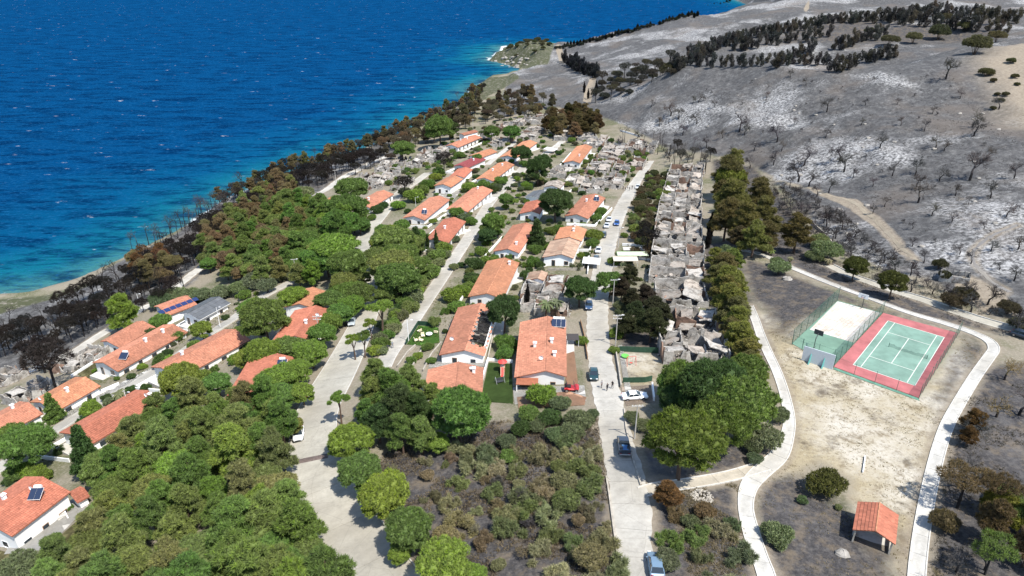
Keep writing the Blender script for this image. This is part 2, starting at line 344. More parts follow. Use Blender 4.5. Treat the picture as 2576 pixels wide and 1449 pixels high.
def ground_mat():
    n = NT('ground_soil'); pos = n.coord()
    n1 = n.noise(.055, 6, .65); n2 = n.noise(.35, 6, .7); n3 = n.noise(2.0, 5, .75); n4 = n.noise(.018, 5, .6); n5 = n.noise(.9, 6, .75)
    def thr(name, k=.75):
        v = n.math('ADD', n.attr(name), n.math('MULTIPLY', n.math('SUBTRACT', n.mix(.45, n2, n1), .5), k)); return n.ramp(v, [(.40, 0.0), (.60, 1.0)])
    town = n.mix(n.ramp(n1, [(.45, 0.0), (.6, 1.0)]), (.21,.185,.14), (.10,.105,.055)); town = n.mix(n.ramp(n3, [(.48, 0.0), (.68, .7)]), town, (.30,.265,.215))
    ash = n.ramp(n.mix(.5, n2, n5), [(.34, (.037,.037,.038)), (.5, (.082,.081,.081)), (.64, (.158,.156,.153))])
    white = n.math('MULTIPLY', n.ramp(n4, [(.515, 0.0), (.60, 1.0)]), n.ramp(n5, [(.42, 0.0), (.62, 1.0)])); ash = n.mix(n.math('MULTIPLY', white, .8), ash, (.50,.495,.485))
    ash = n.mix(n.ramp(n.noise(.027, 5, .6, n.mapping(pos, (1,1,1), (0,0,.5))), [(.52, 0.0), (.64, .6)]), ash, (.125,.106,.09))
    ash = n.mix(n.ramp(n3, [(.30, .75), (.45, 0.0)]), ash, (.025,.025,.025))
    streak = n.noise(.5, 5, .7, n.mapping(pos, (1.0, .22, 1), (0,0,.6))); ash = n.mix(n.ramp(streak, [(.56, 0.0), (.7, .35)]), ash, (.19,.183,.175))
    black = n.ramp(n.mix(.5, n3, n5), [(.32, (.018,.017,.018)), (.5, (.058,.055,.055)), (.68, (.13,.12,.112))]); black = n.mix(n.ramp(n2, [(.48, 0.0), (.66, .8)]), black, (.155,.125,.09)); black = n.mix(n.ramp(n1, [(.55, 0.0), (.7, .5)]), black, (.15,.145,.145))
    straw = n.mix(n.ramp(n1, [(.42, 0.0), (.62, 1.0)]), (.30,.255,.17), (.45,.42,.36)); straw = n.mix(n.ramp(n3, [(.52, 0.0), (.70, .75)]), straw, (.14,.105,.062)); straw = n.mix(n.ramp(n5, [(.28, .5), (.42, 0.0)]), straw, (.50,.48,.42)); straw = n.mix(n.ramp(n2, [(.54, 0.0), (.68, .85)]), straw, (.15,.117,.072)); straw = n.mix(n.ramp(n.noise(.12, 6, .75), [(.55, 0.0), (.68, .8)]), straw, (.075,.06,.045))
    rock = n.mix(n.ramp(n2, [(.36, 0.0), (.48, 1.0)]), (.21,.19,.16), (.065,.07,.038)); rock = n.mix(n.ramp(n5, [(.55, 0.0), (.7, .7)]), rock, (.06,.06,.045))
    dirt = n.ramp(n5, [(.3, (.17,.14,.105)), (.7, (.29,.25,.195))])
    c = n.mix(thr('ash'), town, ash); c = n.mix(thr('straw', .5), c, straw); c = n.mix(thr('black'), c, black); c = n.mix(thr('rock', .5), c, rock); c = n.mix(thr('dirt', .25), c, dirt)
    n.bump(n.mix(.5, n5, n3), .75, .35); return n.done(c, .95, .1)
nx, ny = len(GX), len(GY); idx = np.arange(nx*ny).reshape(ny, nx)
Fq = np.stack([idx[:-1,:-1].ravel(), idx[:-1,1:].ravel(), idx[1:,1:].ravel(), idx[1:,:-1].ravel()], 1)
# fine relief on the open burnt hillside only
rel = (np.sin(XX*.11+np.sin(YY*.07)*2)*np.sin(YY*.09+np.sin(XX*.05)*2)*.6 + NR.randn(*XX.shape)*.10)*masks['ash']*(YY > 150)
def vnoise(x, y, sc, seed):
    x = x/sc; y = y/sc; xi = np.floor(x).astype(int); yi = np.floor(y).astype(int); u = x-xi; v = y-yi; u = u*u*(3-2*u); v = v*v*(3-2*v)
    h = lambda a, b: np.modf(np.abs(np.sin(a*127.1+b*311.7+seed*74.7)*43758.5453))[0]
    return (h(xi,yi)*(1-u)+h(xi+1,yi)*u)*(1-v)+(h(xi,yi+1)*(1-u)+h(xi+1,yi+1)*u)*v
xr = XX*.8+YY*.6; yr = -XX*.6+YY*.8
rg = (1-np.abs(2*vnoise(xr, yr*.55, 48, 1)-1))*3.2+(1-np.abs(2*vnoise(xr, yr*.6, 21, 2)-1))*1.5+vnoise(XX, YY, 9, 3)*.8+vnoise(XX, YY, 5, 4)*.5
fade = np.clip((YY-185)/60, 0, 1)*np.clip((masks['ash']-.4)/.5, 0, 1)*np.clip(cd/25, 0, 1)*np.clip(1-masks['dirt']*.8, 0, 1)
rel = rel+(rg-3.2)*1.7*fade*np.where(XX > -20, 1, .3)
ZZ += np.where(insea, 0, rel)
ZZ = np.where(insea, ZZ, np.maximum(ZZ, .02+.03*cd))
gm = np_mesh('ground', np.stack([XX.ravel(), YY.ravel(), ZZ.ravel()], 1), Fq, None, ground_mat(), True)
for k, v in masks.items():
    a = gm.attributes.new(k, 'FLOAT', 'POINT'); a.data.foreach_set('value', v.ravel().astype(np.float32))
g = obj('ground', gm); g['kind'] = 'structure'
# ------------------------------------------------------------------ sea
SX = graded(-9000, 2500, -500, 500, 8, 1.06); SY = graded(-3000, 12000, 60, 1000, 8, 1.05)
sx, sy = np.meshgrid(SX, SY); SPn = np.stack([sx.ravel(), sy.ravel()], 1); sdist = seg_dist(SPn, COAST)
idx = np.arange(sx.size).reshape(sx.shape); Fs = np.stack([idx[:-1,:-1].ravel(), idx[:-1,1:].ravel(), idx[1:,1:].ravel(), idx[1:,:-1].ravel()], 1)
def sea_mat():
    n = NT('sea_water'); pos = n.coord(); d = n.attr('coast')
    wob = n.noise(.012, 4, .6); dd = n.math('MULTIPLY', d, n.math('ADD', n.math('MULTIPLY', wob, 1.6), .2))
    f = n.n('MapRange'); n.l(dd, f.inputs[0]); f.inputs[1].default_value = 0; f.inputs[2].default_value = 200
    col = n.ramp(f.outputs[0], [(0.0, (.10,.17,.16)), (.04, (.035,.15,.165)), (.12, (.005,.11,.165)), (.27, (.002,.068,.155)), (.6, (.0014,.046,.135)), (1.0, (.0014,.044,.131))])
    sw = n.mix(.5, n.noise(.17, 5, .65, n.mapping(pos, (.30, 1, 1), (0,0,.10)), .4), n.noise(.08, 4, .6, n.mapping(pos, (.4, 1, 1), (0,0,.05)), .5)); fine = n.noise(.7, 5, .7, n.mapping(pos, (.5, 1, 1), (0,0,.1)))
    big = n.noise(.006, 4, .5); col = n.mix(n.ramp(big, [(.4, 0.0), (.7, .35)]), col, (.001,.044,.130))
    col = n.mix(n.ramp(sw, [(.42, .8), (.53, 0.0)]), col, (.0005,.014,.055)); col = n.mix(n.ramp(fine, [(.52, 0.0), (.66, .65)]), col, (.012,.095,.22))  # swell shade and ripple highlights painted into the water colour
    cap = n.math('MULTIPLY', n.ramp(n.noise(.11, 3, .5, n.mapping(pos, (.6, 1.3, 1), (0,0,.1))), [(.675, 0.0), (.73, 1.0)]), n.ramp(n.noise(.5, 5, .7, n.mapping(pos, (.5, 1, 1))), [(.5, 0.0), (.6, 1.0)]))
    surf = n.math('MULTIPLY', n.ramp(n.math('ADD', d, n.math('MULTIPLY', n.noise(.12, 4), 9.0)), [(0.0, 1.0), (1.0, 1.0)]), 1.0)
    sv = n.math('ADD', n.math('MULTIPLY', d, .10), n.math('MULTIPLY', n.noise(.11, 5, .7), .95)); foam = n.ramp(sv, [(.62, 1.0), (.9, 0.0)])
    fm = n.math('MAXIMUM', n.math('MULTIPLY', cap, .65), n.math('MULTIPLY', foam, .9)); col = n.mix(fm, col, (.78,.80,.80))
    n.bump(n.math('ADD', n.math('MULTIPLY', sw, 1.0), n.math('MULTIPLY', fine, .4)), 1.0, 3.2)
    n.done(col, .4, .0)
    return n.m
sm = np_mesh('sea', np.stack([sx.ravel(), sy.ravel(), np.zeros(sx.size)], 1), Fs, None, sea_mat(), True)
a = sm.attributes.new('coast', 'FLOAT', 'POINT'); a.data.foreach_set('value', np.minimum(sdist, 400).astype(np.float32))
o = obj('sea', sm); o['kind'] = 'structure'
# ------------------------------------------------------------------ roads and paths
def spline(pts, step=1.0):
    pts = [np.array(p, float) for p in pts]; out = []
    P_ = [2*pts[0]-pts[1]]+pts+[2*pts[-1]-pts[-2]]
    for i in range(1, len(P_)-2):
        p0, p1, p2, p3 = P_[i-1:i+3]; n = max(2, int(np.linalg.norm((p2-p1)[:2])/step))
        for k in range(n):
            t = k/n; out.append(.5*((2*p1)+(-p0+p2)*t+(2*p0-5*p1+4*p2-p3)*t*t+(-p0+3*p1-3*p2+p3)*t**3))
    out.append(pts[-1]); return np.array(out)
ROADLIST = []
def road(name, px, width, mat, raise_=.07, slab=5.0, gap=.05, kerbs=(0, 0), kwid=.16, kmat=None, piece='concrete_slab', label=None):
    if not hasattr(width, '__len__'): width = [width]*len(px)
    W3 = [np.array([*gnd(x, y)[:2], w]) for (x, y), w in zip(px, width)]
    c = spline(W3, 1.0); d = np.gradient(c[:, :2], axis=0); d /= np.linalg.norm(d, axis=1)[:, None]+1e-9
    nrm = np.stack([d[:, 1], -d[:, 0]], 1)
    root = obj(name, None); root['kind'] = 'structure'; root.empty_display_size = .2
    i = 0; step = max(2, int(slab)); na = 5
    while i < len(c)-1:
        j = min(i+step, len(c)-1); mb = MB(); vs = []; fs = []; rows = list(range(i, j+1)); tn = R.uniform(.9, 1.06)
        for r in rows:
            for a_ in range(na):
                u = (a_/(na-1)-.5)*(c[r, 2]+(.22*math.sin(r*1.7+len(px))+.16*math.sin(r*.61) if not any(kerbs) else 0)); p = c[r, :2]+nrm[r]*u
                if r == j and j < len(c)-1: p = p-d[r]*gap
                vs.append((p[0], p[1], hz(*p)+raise_))
        n = len(rows)
        for r in range(n-1):
            for a_ in range(na-1): fs.append((r*na+a_, r*na+a_+1, (r+1)*na+a_+1, (r+1)*na+a_))
        k = len(vs); loop = [a_ for a_ in range(na)]+[r*na+na-1 for r in range(1, n)]+[(n-1)*na+a_ for a_ in range(na-2, -1, -1)]+[r*na for r in range(n-2, 0, -1)]
        vs += [(vs[q][0], vs[q][1], vs[q][2]-.3) for q in loop]; m_ = len(loop)
        for q in range(m_): fs.append((loop[q], k+q, k+(q+1) % m_, loop[(q+1) % m_]))
        mb.add(vs, fs, tn); k0 = len(rows)*na; mb.t = [tn*(R.uniform(.95,1.18) if (q % na in (0, na-1)) else R.uniform(.86,1.0)) for q in range(k0)]+[tn*.8]*(len(vs)-k0); mb.build(piece, mat, root); i = j
    for side, kh in zip((-1, 1), kerbs):
        if not kh: continue
        i = 0
        while i < len(c)-1:
            j = min(i+4, len(c)-1); mb = MB(); rings = []
            for r in range(i, j+1):
                q = []
                for u, h in ((0, -.3), (0, kh), (kwid, kh), (kwid, -.3)):
                    p = c[r, :2]+nrm[r]*side*(c[r, 2]/2+.02+u); p = p-(d[r]*.03 if r == j else 0); q.append((p[0], p[1], hz(*p)+raise_+h))
                rings.append(q if side > 0 else q[::-1])
            mb.loft(rings, True, R.uniform(.85, 1.08)); mb.build('kerb_stone', kmat or KERB, root); i = j
    ROADLIST.append(c); return c
R1 = road('main_road', [(1080,1690),(1010,1570),(932,1449),(890,1380),(848,1300),(815,1230),(795,1160),(788,1090),(800,1030),(835,965),(868,905),(895,850),(918,800),(937,755),(945,720),(936,685),(924,650),(910,612),(930,580),(950,553),(985,510),(1010,482),(1050,455),(1078,435)],
          [10.5,10.4,10.2,10,10,9.6,9.2,8,8,8,7.5,6.8,6,5.5,5,5,5,5,5,5,4.6,4.4,4,4], ROADM, slab=9, kerbs=(.12,.14))
road('middle_street', [(962,925),(978,892),(1020,832),(1062,770),(1105,707),(1150,640),(1192,575),(1232,510),(1270,470),(1308,432),(1322,415)], [3.6,3.8,4,4,4,4,4,4,4.2,4.5,4.5], CONC, kerbs=(.0,.12))
road('right_street', [(1680,1690),(1634,1540),(1605,1449),(1592,1370),(1588,1280),(1575,1200),(1555,1120),(1538,1040),(1520,960),(1507,880),(1503,800),(1507,730),(1517,670),(1530,610),(1550,555),(1573,505),(1602,455),(1635,405)], [4.6,4.6,4.6,4.8,5.4,5.4,5.2,4.9,5.2,4.9,5,5.2,5.4,5.4,5.3,5.2,4.5,4], CONC, slab=5, kerbs=(.0,.0))
road('seaside_track', [(-60,985),(60,938),(172,892),(225,860),(275,829),(355,779),(392,760),(470,700),(560,620),(640,545),(720,515),(800,488),(850,455),(900,428),(950,402),(1000,385)], [4]*16, PATHM, slab=7)
road('lower_street', [(775,688),(724,713),(657,749),(590,799),(507,853),(430,905),(340,965),(240,1020),(150,1075),(60,1135),(-20,1190),(-80,1230)], [4.2]*12, CONC, slab=5, kerbs=(.3,0))
P1 = road('field_path', [(1852,628),(1900,636),(1960,660),(2030,690),(2110,722),(2190,752),(2280,785),(2370,812),(2440,835),(2486,857),(2500,878),(2487,900),(2455,945),(2418,1005),(2385,1065),(2362,1130),(2342,1210),(2326,1290),(2314,1370),(2306,1449),(2302,1560),(2300,1690)], [1.55]*9+[1.7]*13, PATHM, slab=4, kerbs=(.08,.08))
road('outer_path', [(2085,668),(2130,690),(2184,710),(2260,736),(2330,758),(2404,785),(2480,810),(2576,836),(2660,860)], 2.6, ROADM, slab=6, kerbs=(.25,0))
road('grove_path', [(1885,770),(1900,805),(1922,865),(1952,930),(1973,990),(1985,1050),(1980,1100),(1958,1148),(1912,1190),(1884,1225),(1876,1275),(1890,1340),(1910,1400),(1928,1449),(1955,1560),(1985,1690)], [1.5,1.5,1.5,1.5,1.5,1.6,1.8,2.4,2.4,2.1,1.8,2.0,2.0,2.0,2.0,2.0], PATHM, slab=4, kerbs=(.08,.08))
road('cross_path', [(1925,1173),(1900,1180),(1850,1195),(1800,1206),(1715,1220),(1650,1229),(1615,1240)], 2.0, M_concrete('sandy_concrete', (.42,.375,.30), .3, 1.6), slab=4, raise_=.05, kerbs=(.16,.16))
road('ruins_lane', [(1225,415),(1255,390),(1300,355),(1340,330),(1385,312)], 3, PATHM, slab=5)
road('patio_lane', [(1365,392),(1395,372),(1420,350)], 4, PATHM, slab=5)
road('dirt_track', [(1955,456),(2030,472),(2104,496),(2150,511),(2200,552),(2237,590),(2277,632),(2304,655)], 1.1, M_concrete('pale_dirt', (.28,.24,.18), .1), raise_=.05, slab=30)
road('hill_track', [(2560,565),(2505,588),(2452,628),(2450,660),(2490,705),(2540,735)], .9, M_concrete('ashy_path', (.19,.18,.17), .1), raise_=.04, slab=30)
# speed hump across the main road
p = gnd(737,1165); q = gnd(826,1147); d = (q-p)[:2]; L = np.linalg.norm(d); d /= L; n_ = np.array([d[1], -d[0]]); mb = MB(); rings = []
for t in np.linspace(0, 1, 14):
    c = p[:2]+d*L*t; rings.append([(*(c+n_*u), hz(*(c+n_*u))+h) for u, h in ((-.7,.05),(-.3,.19),(.3,.19),(.7,.05),(0,-.2))])
tag(mb.loft(rings).build('speed_hump', M_plain('hump_asphalt', (.13,.10,.09), .4, 2)), 'dark reddish speed hump crossing the wide pale road', 'speed hump')
# dust and dirt spilling over the road edges: the ground's dirt cover
dm = masks['dirt'].copy()
for rc in ROADLIST:
    for x, y, w in rc[::2]:
        i0, i1 = np.searchsorted(GX, (x-w/2-3, x+w/2+3)); j0, j1 = np.searchsorted(GY, (y-w/2-3, y+w/2+3))
        if i1 > i0 and j1 > j0:
            dd = np.hypot(XX[j0:j1, i0:i1]-x, YY[j0:j1, i0:i1]-y)-w/2; dm[j0:j1, i0:i1] = np.maximum(dm[j0:j1, i0:i1], np.clip(.62-.14*np.maximum(dd, 0), 0, 1))
gm.attributes['dirt'].data.foreach_set('value', dm.ravel().astype(np.float32))
# ------------------------------------------------------------------ patios, lawns, yards (flat sheets on the ground)
def patch(name, px, mat, h=.05, kind=True, sub=1.5):
    W2 = px2w(px); xs = [p[0] for p in W2]; ys = [p[1] for p in W2]
    gx = np.arange(min(xs), max(xs)+sub, sub); gy = np.arange(min(ys), max(ys)+sub, sub)
    import bmesh
    bm = bmesh.new(); vs = [bm.verts.new((x, y, 0)) for x, y in W2]; bm.faces.new(vs)
    for x in gx[1:]: bmesh.ops.bisect_plane(bm, geom=bm.verts[:]+bm.edges[:]+bm.faces[:], plane_co=(x,0,0), plane_no=(1,0,0))
    for y in gy[1:]: bmesh.ops.bisect_plane(bm, geom=bm.verts[:]+bm.edges[:]+bm.faces[:], plane_co=(0,y,0), plane_no=(0,1,0))
    for v in bm.verts: v.co.z = hz(v.co.x, v.co.y)+h
    bm.normal_update()
    if sum(f.normal.z for f in bm.faces) < 0: bmesh.ops.reverse_faces(bm, faces=bm.faces[:])
    ex = bmesh.ops.extrude_face_region(bm, geom=bm.faces[:]); 
    for v in ex['geom']:
        if isinstance(v, bmesh.types.BMVert): v.co.z += .0
    for v in bm.verts: pass
    me = bpy.data.meshes.new(name); bm.to_mesh(me); bm.free()
    a = me.attributes.new('tint', 'FLOAT', 'POINT'); a.data.foreach_set('value', [1.0]*len(me.vertices)); me.materials.append(mat)
    o = obj(name, me); o['kind'] = 'structure'; return o
TURF = M_plain('artificial_turf', (.065,.105,.03), .3, .5, .9, .1); TURF2 = M_plain('bright_turf', (.075,.16,.03), .25, .5, .9, .1)
DRYLAWN = M_plain('dry_lawn', (.15,.135,.065), .5, .4, .95, .1)
patch('lawn', [(1229,912),(1288,916),(1291,1016),(1208,1010)], TURF)
patch('lawn', [(1023,867),(1053,819),(1103,824),(1106,862),(1060,870)], TURF2)
patch('lawn', [(150,1350),(205,1300),(215,1330),(170,1372)], DRYLAWN); patch('lawn', [(185,935),(235,910),(262,930),(215,955)], DRYLAWN)
patch('lawn', [(-20,1380),(40,1395),(30,1449),(-20,1449)], DRYLAWN)
for pl in ([(225,1000),(300,965),(420,905),(470,868),(478,880),(420,920),(330,985),(260,1010)], [(10,1395),(40,1350),(165,1265),(215,1240),(222,1275),(110,1385)], [(150,1050),(245,985),(268,990),(180,1065)],
           [(1080,905),(1225,905),(1222,922),(1078,925)], [(1290,975),(1470,970),(1475,1010),(1295,1018)], [(1100,490),(1120,470),(1160,480),(1140,505)], [(480,830),(500,815),(520,830),(495,845)]):
    patch('patio', pl, PATIO, .06)
patch('terrace', [(1422,850),(1440,848),(1455,970),(1424,972)], ORANGEP, .12); patch('terrace', [(1300,1000),(1430,985),(1475,1000),(1470,1020),(1305,1030)], ORANGEP, .10)
patch('parking_bay', [(1562,975),(1640,968),(1650,1010),(1575,1022)], M_concrete('brick_paving', (.34,.27,.21), .5, 3), .07)
patch('pavement', [(1555,870),(1565,868),(1590,990),(1575,1000)], PATHM, .12)
# ------------------------------------------------------------------ sports courts (flat ground at z = 40.2)
CZ = 40.2
def flat(name, px, mat, z, parent=None, thick=.3):
    W2 = [atz(x, y, z)[:2] for x, y in px]; mb = MB(); mb.prism(W2[::-1], z-thick, z); return mb.build(name, mat, parent)
RED = M_plain('court_red', (.36,.122,.122), .32, .3, .85, .2); GREEN = M_plain('court_green', (.165,.265,.215), .3, .25, .85, .2); LINE = M_plain('court_line', (.55,.56,.50), .15, 3)
ct = thing('tennis_court', 'green tennis court with red surround and white lines beside the bare field', 'tennis court', (*atz(2250,895,CZ)[:2], CZ))
def cchild(o, par=ct): o.matrix_parent_inverse = Matrix.Translation(par.location).inverted(); return o
cchild(flat('surround', [(2222,787),(2410,838),(2311,1000),(2097,922)], RED, CZ+.10, ct, .4))
q = [(66.39+x*math.cos(-.75)-y*math.sin(-.75), 113.51+x*math.sin(-.75)+y*math.cos(-.75)) for x, y in ((0,0),(1,0),(0,1))]
TLc, TRc, BLc, BRc = [atz(x, y, CZ+.11)[:2] for x, y in ((2239.3,808.1),(2380.2,850.4),(2140.4,916),(2296.3,967.8))]
ux = ((TRc-TLc)+(BRc-BLc)); ux /= np.linalg.norm(ux); uy = np.array([-ux[1], ux[0]]); cc = (TLc+TRc+BLc+BRc)/4
def cp(a, b): return cc+ux*a+uy*b
CW, CLn = np.linalg.norm(TRc-TLc)/2+np.linalg.norm(BRc-BLc)/2, np.linalg.norm(TLc-BLc)/2+np.linalg.norm(TRc-BRc)/2
KX, KY = CW/10.97, CLn/23.77
mb = MB(); mb.prism([cp(-CW/2,-CLn/2),cp(CW/2,-CLn/2),cp(CW/2,CLn/2),cp(-CW/2,CLn/2)], CZ-.2, CZ+.112); cchild(mb.build('playing_surface', GREEN, ct))
def cline(x0, y0, x1, y1, w=.13):
    a = np.array([x0*KX, y0*KY]); b = np.array([x1*KX, y1*KY]); d = (b-a)/np.linalg.norm(b-a); n = np.array([-d[1], d[0]])*w/2; a = a-d*w/2; b = b+d*w/2
    mb = MB(); mb.prism([cp(*(a-n)), cp(*(b-n)), cp(*(b+n)), cp(*(a+n))], CZ+.05, CZ+.122); cchild(mb.build('line', LINE, ct))
hw, hl, sw_, sl = 5.485, 11.885, 4.115, 6.4
for a in ((-hw,-hl,hw,-hl),(-hw,hl,hw,hl),(-hw,-hl+.2,-hw,hl-.2),(hw,-hl+.2,hw,hl-.2),(-sw_,-hl+.2,-sw_,hl-.2),(sw_,-hl+.2,sw_,hl-.2),(-sw_+.15,-sl,sw_-.15,-sl),(-sw_+.15,sl,sw_-.15,sl),(0,-sl+.2,0,sl-.2)): cline(*a)
NETM = NT('mesh_netting'); _t = NETM.n('BsdfTransparent'); _m = NETM.n('MixShader'); _m.inputs[0].default_value = .34
NETM.l(_t.outputs[0], _m.inputs[1]); NETM.l(NETM.b.outputs[0], _m.inputs[2]); NETM.l(_m.outputs[0], NETM.t.nodes['Material Output'].inputs[0]); NETM = NETM.done((.05,.12,.09), .8, .2)
GREENP = M_plain('green_post_paint', (.05,.11,.085), .2, 3)
nt_ = thing('tennis_net', 'sagging torn dark net strung across the green tennis court', 'net', (*cp(1.2,0), CZ+.11))
pos = lambda a, b, z: tuple(np.array([*cp(a, b), CZ+.11+z])-np.array(nt_.location))
for a in (-2.2, 4.8): MB().tube(pos(a,0,0), pos(a,0,.98), .05, .05, 6).build('post', GREENP, nt_)
mb = MB(); xs = np.linspace(-2.2, 4.8, 18)
for i in range(17):
    s0 = .92-.35*math.sin(math.pi*i/17)-.1*math.sin(i*2.3); s1 = .92-.35*math.sin(math.pi*(i+1)/17)-.1*math.sin((i+1)*2.3)
    mb.add([pos(xs[i],.1*math.sin(i),.02), pos(xs[i+1],.1*math.sin(i+1),.02), pos(xs[i+1],.1*math.sin(i+1),s1), pos(xs[i],.1*math.sin(i),s0)], [(0,1,2,3)])
mb.build('netting', NETM, nt_)
bc = thing('basketball_court', 'basketball court with large pale repaired patch on green paint', 'basketball court', (*atz(2080,840,CZ)[:2], CZ))
cchild(flat('green_margin', [(1992,864),(2107,756),(2219,787),(2095,921)], M_plain('old_green_paint', (.13,.22,.165), .25, .3, .9), CZ+.07, bc, .4), bc)
def M_patch():
    n = NT('bleached_concrete'); c = n.ramp(n.noise(.25, 6, .7), [(.3, (.36,.30,.24)), (.48, (.48,.455,.42)), (.65, (.54,.53,.51))]); br = n.n('TexBrick'); br.inputs['Scale'].default_value = .35
    br.inputs['Mortar Size'].default_value = .01; br.inputs['Color1'].default_value = (1,1,1,1); br.inputs['Color2'].default_value = (.9,.86,.8,1); br.inputs['Mortar'].default_value = (.6,.5,.4,1)
    n.l(n.mapping(n.coord(), (1,1,1), (0,0,-.75)), br.inputs['Vector']); return n.done(n.mix(1.0, c, br.outputs[0], 'MULTIPLY'), .9, .2)
cchild(flat('bleached_patch', [(2037,829),(2107,758),(2215,787),(2148,862)], M_patch(), CZ+.082, bc, .3), bc)
def hoop(name, base_px, top_px, rz, white):
    b = atz(*base_px, CZ+.08); t = thing(name, ('white basketball backboard on a post at the far end of the court' if white else 'basketball stand seen from behind its dark board'), 'basketball hoop', b, rz)
    m = WHITE if white else DARKMETAL; mb = MB()
    mb.box((-.9,-.03,2.75),(.9,.03,3.85)); bd = mb.build('backboard', m, t)
    if white:
        k = MB(); 
        for a0, a1 in (((-.32,-.05,2.95),(.32,-.035,3.0)),((-.32,-.05,3.42),(.32,-.035,3.47)),((-.32,-.05,3.003),(-.27,-.035,3.417)),((.27,-.05,3.003),(.32,-.035,3.417))): k.box(a0, a1)
        k.build('target_square', DARKMETAL, bd)
    r = MB(); 
    for i in range(12):
        a0, a1 = i*math.pi/6, (i+1)*math.pi/6; r.tube((.23*math.cos(a0),-.38+.23*math.sin(a0),3.02),(.23*math.cos(a1),-.38+.23*math.sin(a1),3.02),.02,.02,4)
    r.build('rim', M_plain('rim_orange', (.5,.13,.05)), t)
    mb = MB(); mb.tube((0,1.1,0),(0,1.1,2.6),.08,.07,8).tube((0,1.1,2.55),(0,.03,3.2),.06,.05,6).tube((0,1.1,1.9),(0,.03,2.9),.035,.035,5); mb.build('post', DARKMETAL, t)
    mb = MB()
    for a in range(3): mb.tube((0,1.1,.06),(math.cos(a*2.1+.5)*1.1,1.1+math.sin(a*2.1+.5)*1.1,.06),.05,.05,5)
    mb.build('base_frame', DARKMETAL, t)
    if white: bd.scale = (1.15,1,1)
hoop('basketball_hoop', (2164,778), (2167,744), -.75+math.pi*0, True)
hoop('basketball_hoop', (2052,872), (2076,826), -.75+math.pi, False)
# practice wall with two struts
a_, b_ = atz(2016,905,CZ), atz(2094,930,CZ); d = (b_-a_)[:2]; L = np.linalg.norm(d); pw = thing('practice_wall', 'pale blue tennis practice wall with two teal triangular braces', 'wall', (*((a_+b_)/2)[:2], CZ), math.atan2(d[1], d[0]))
MB().box((-L/2,-.06,.0),(L/2,.06,3.2)).build('panel', M_plain('pale_blue_paint', (.52,.57,.60), .06, 1), pw)
for x in (-L*.23, L*.2): MB().add([(x-.08,-.062,0),(x-.08,-1.1,0),(x-.08,-.062,2.0),(x+.08,-.062,0),(x+.08,-1.1,0),(x+.08,-.062,2.0)], [(0,1,2),(5,4,3),(0,3,4,1),(1,4,5,2),(2,5,3,0)]).build('brace', M_plain('teal_paint', (.12,.36,.33), .15), pw)
def net_fence(name, label, px, h, n, alpha=True):
    P_ = [atz(x, y, CZ) for x, y in px]; t = thing(name, label, 'fence', P_[0]); base = P_[0]
    tot = 0
    for a, b in zip(P_[:-1], P_[1:]):
        L = np.linalg.norm(b-a); k = max(1, round(L/n))
        for i in range(k+1):
            if i == 0 and tot: continue
            p = a+(b-a)*i/k-base; lean = (R.uniform(-.1,.1), R.uniform(-.1,.1)); MB().tube(p, (p[0]+lean[0], p[1]+lean[1], h), .045, .04, 6).build('post', GREENP, t)
        mb = MB(); A_ = a-base; B_ = b-base
        mb.add([(*A_[:2],.05),(*B_[:2],.05),(*B_[:2],h-.1),(*A_[:2],h-.1)], [(0,1,2,3)]); mb.build('netting', NETM, t)
        MB().tube((*A_[:2],h-.05),(*B_[:2],h-.05),.02,.02,4).build('top_wire', GREENP, t); tot += 1
    return t
net_fence('net_fence', 'tall green net fence along the basketball court side facing the field', [(1992,866),(2106,757)], 3.6, 4)
net_fence('net_fence', 'net fence with thin posts between basketball court and tennis court', [(2097,922),(2220,788)], 3.2, 3.2)
net_fence('net_fence', 'dark net fence along the tennis court side by the curving path', [(2311,1003),(2413,838)], 3.0, 2.6)
for nm, px, lb in (('fence_post_row', [(2097,925),(2311,1004)], 'row of thin dark posts along the near edge of the tennis court'), ('fence_post_row', [(1993,868),(2017,880),(2097,907)], 'thin dark posts behind the pale practice wall')):
    P_ = [atz(x, y, CZ) for x, y in px]; t = thing(nm, lb, 'fence', P_[0])
    for a, b in zip(P_[:-1], P_[1:]):
        k = max(1, round(np.linalg.norm(b-a)/3.4))
        for i in range(k+1):
            p = a+(b-a)*i/k-P_[0]; MB().tube((p[0], p[1], -.2), (p[0]+R.uniform(-.1,.1), p[1], 2.6), .045, .035, 6).build('post', GREENP, t)
        A_, B_ = a-P_[0], b-P_[0]; MB().tube((*A_[:2], 2.4), (*B_[:2], 2.35), .015, .015, 4).build('wire', GREENP, t)
MB().prism([atz(x,y,CZ)[:2] for x, y in ((2098,925),(2311,1003),(2313,1009),(2097,930))], CZ-.3, CZ+.09).build('court_edge', M_plain('edge_green', (.10,.22,.16), .3, 1))['kind'] = 'structure'
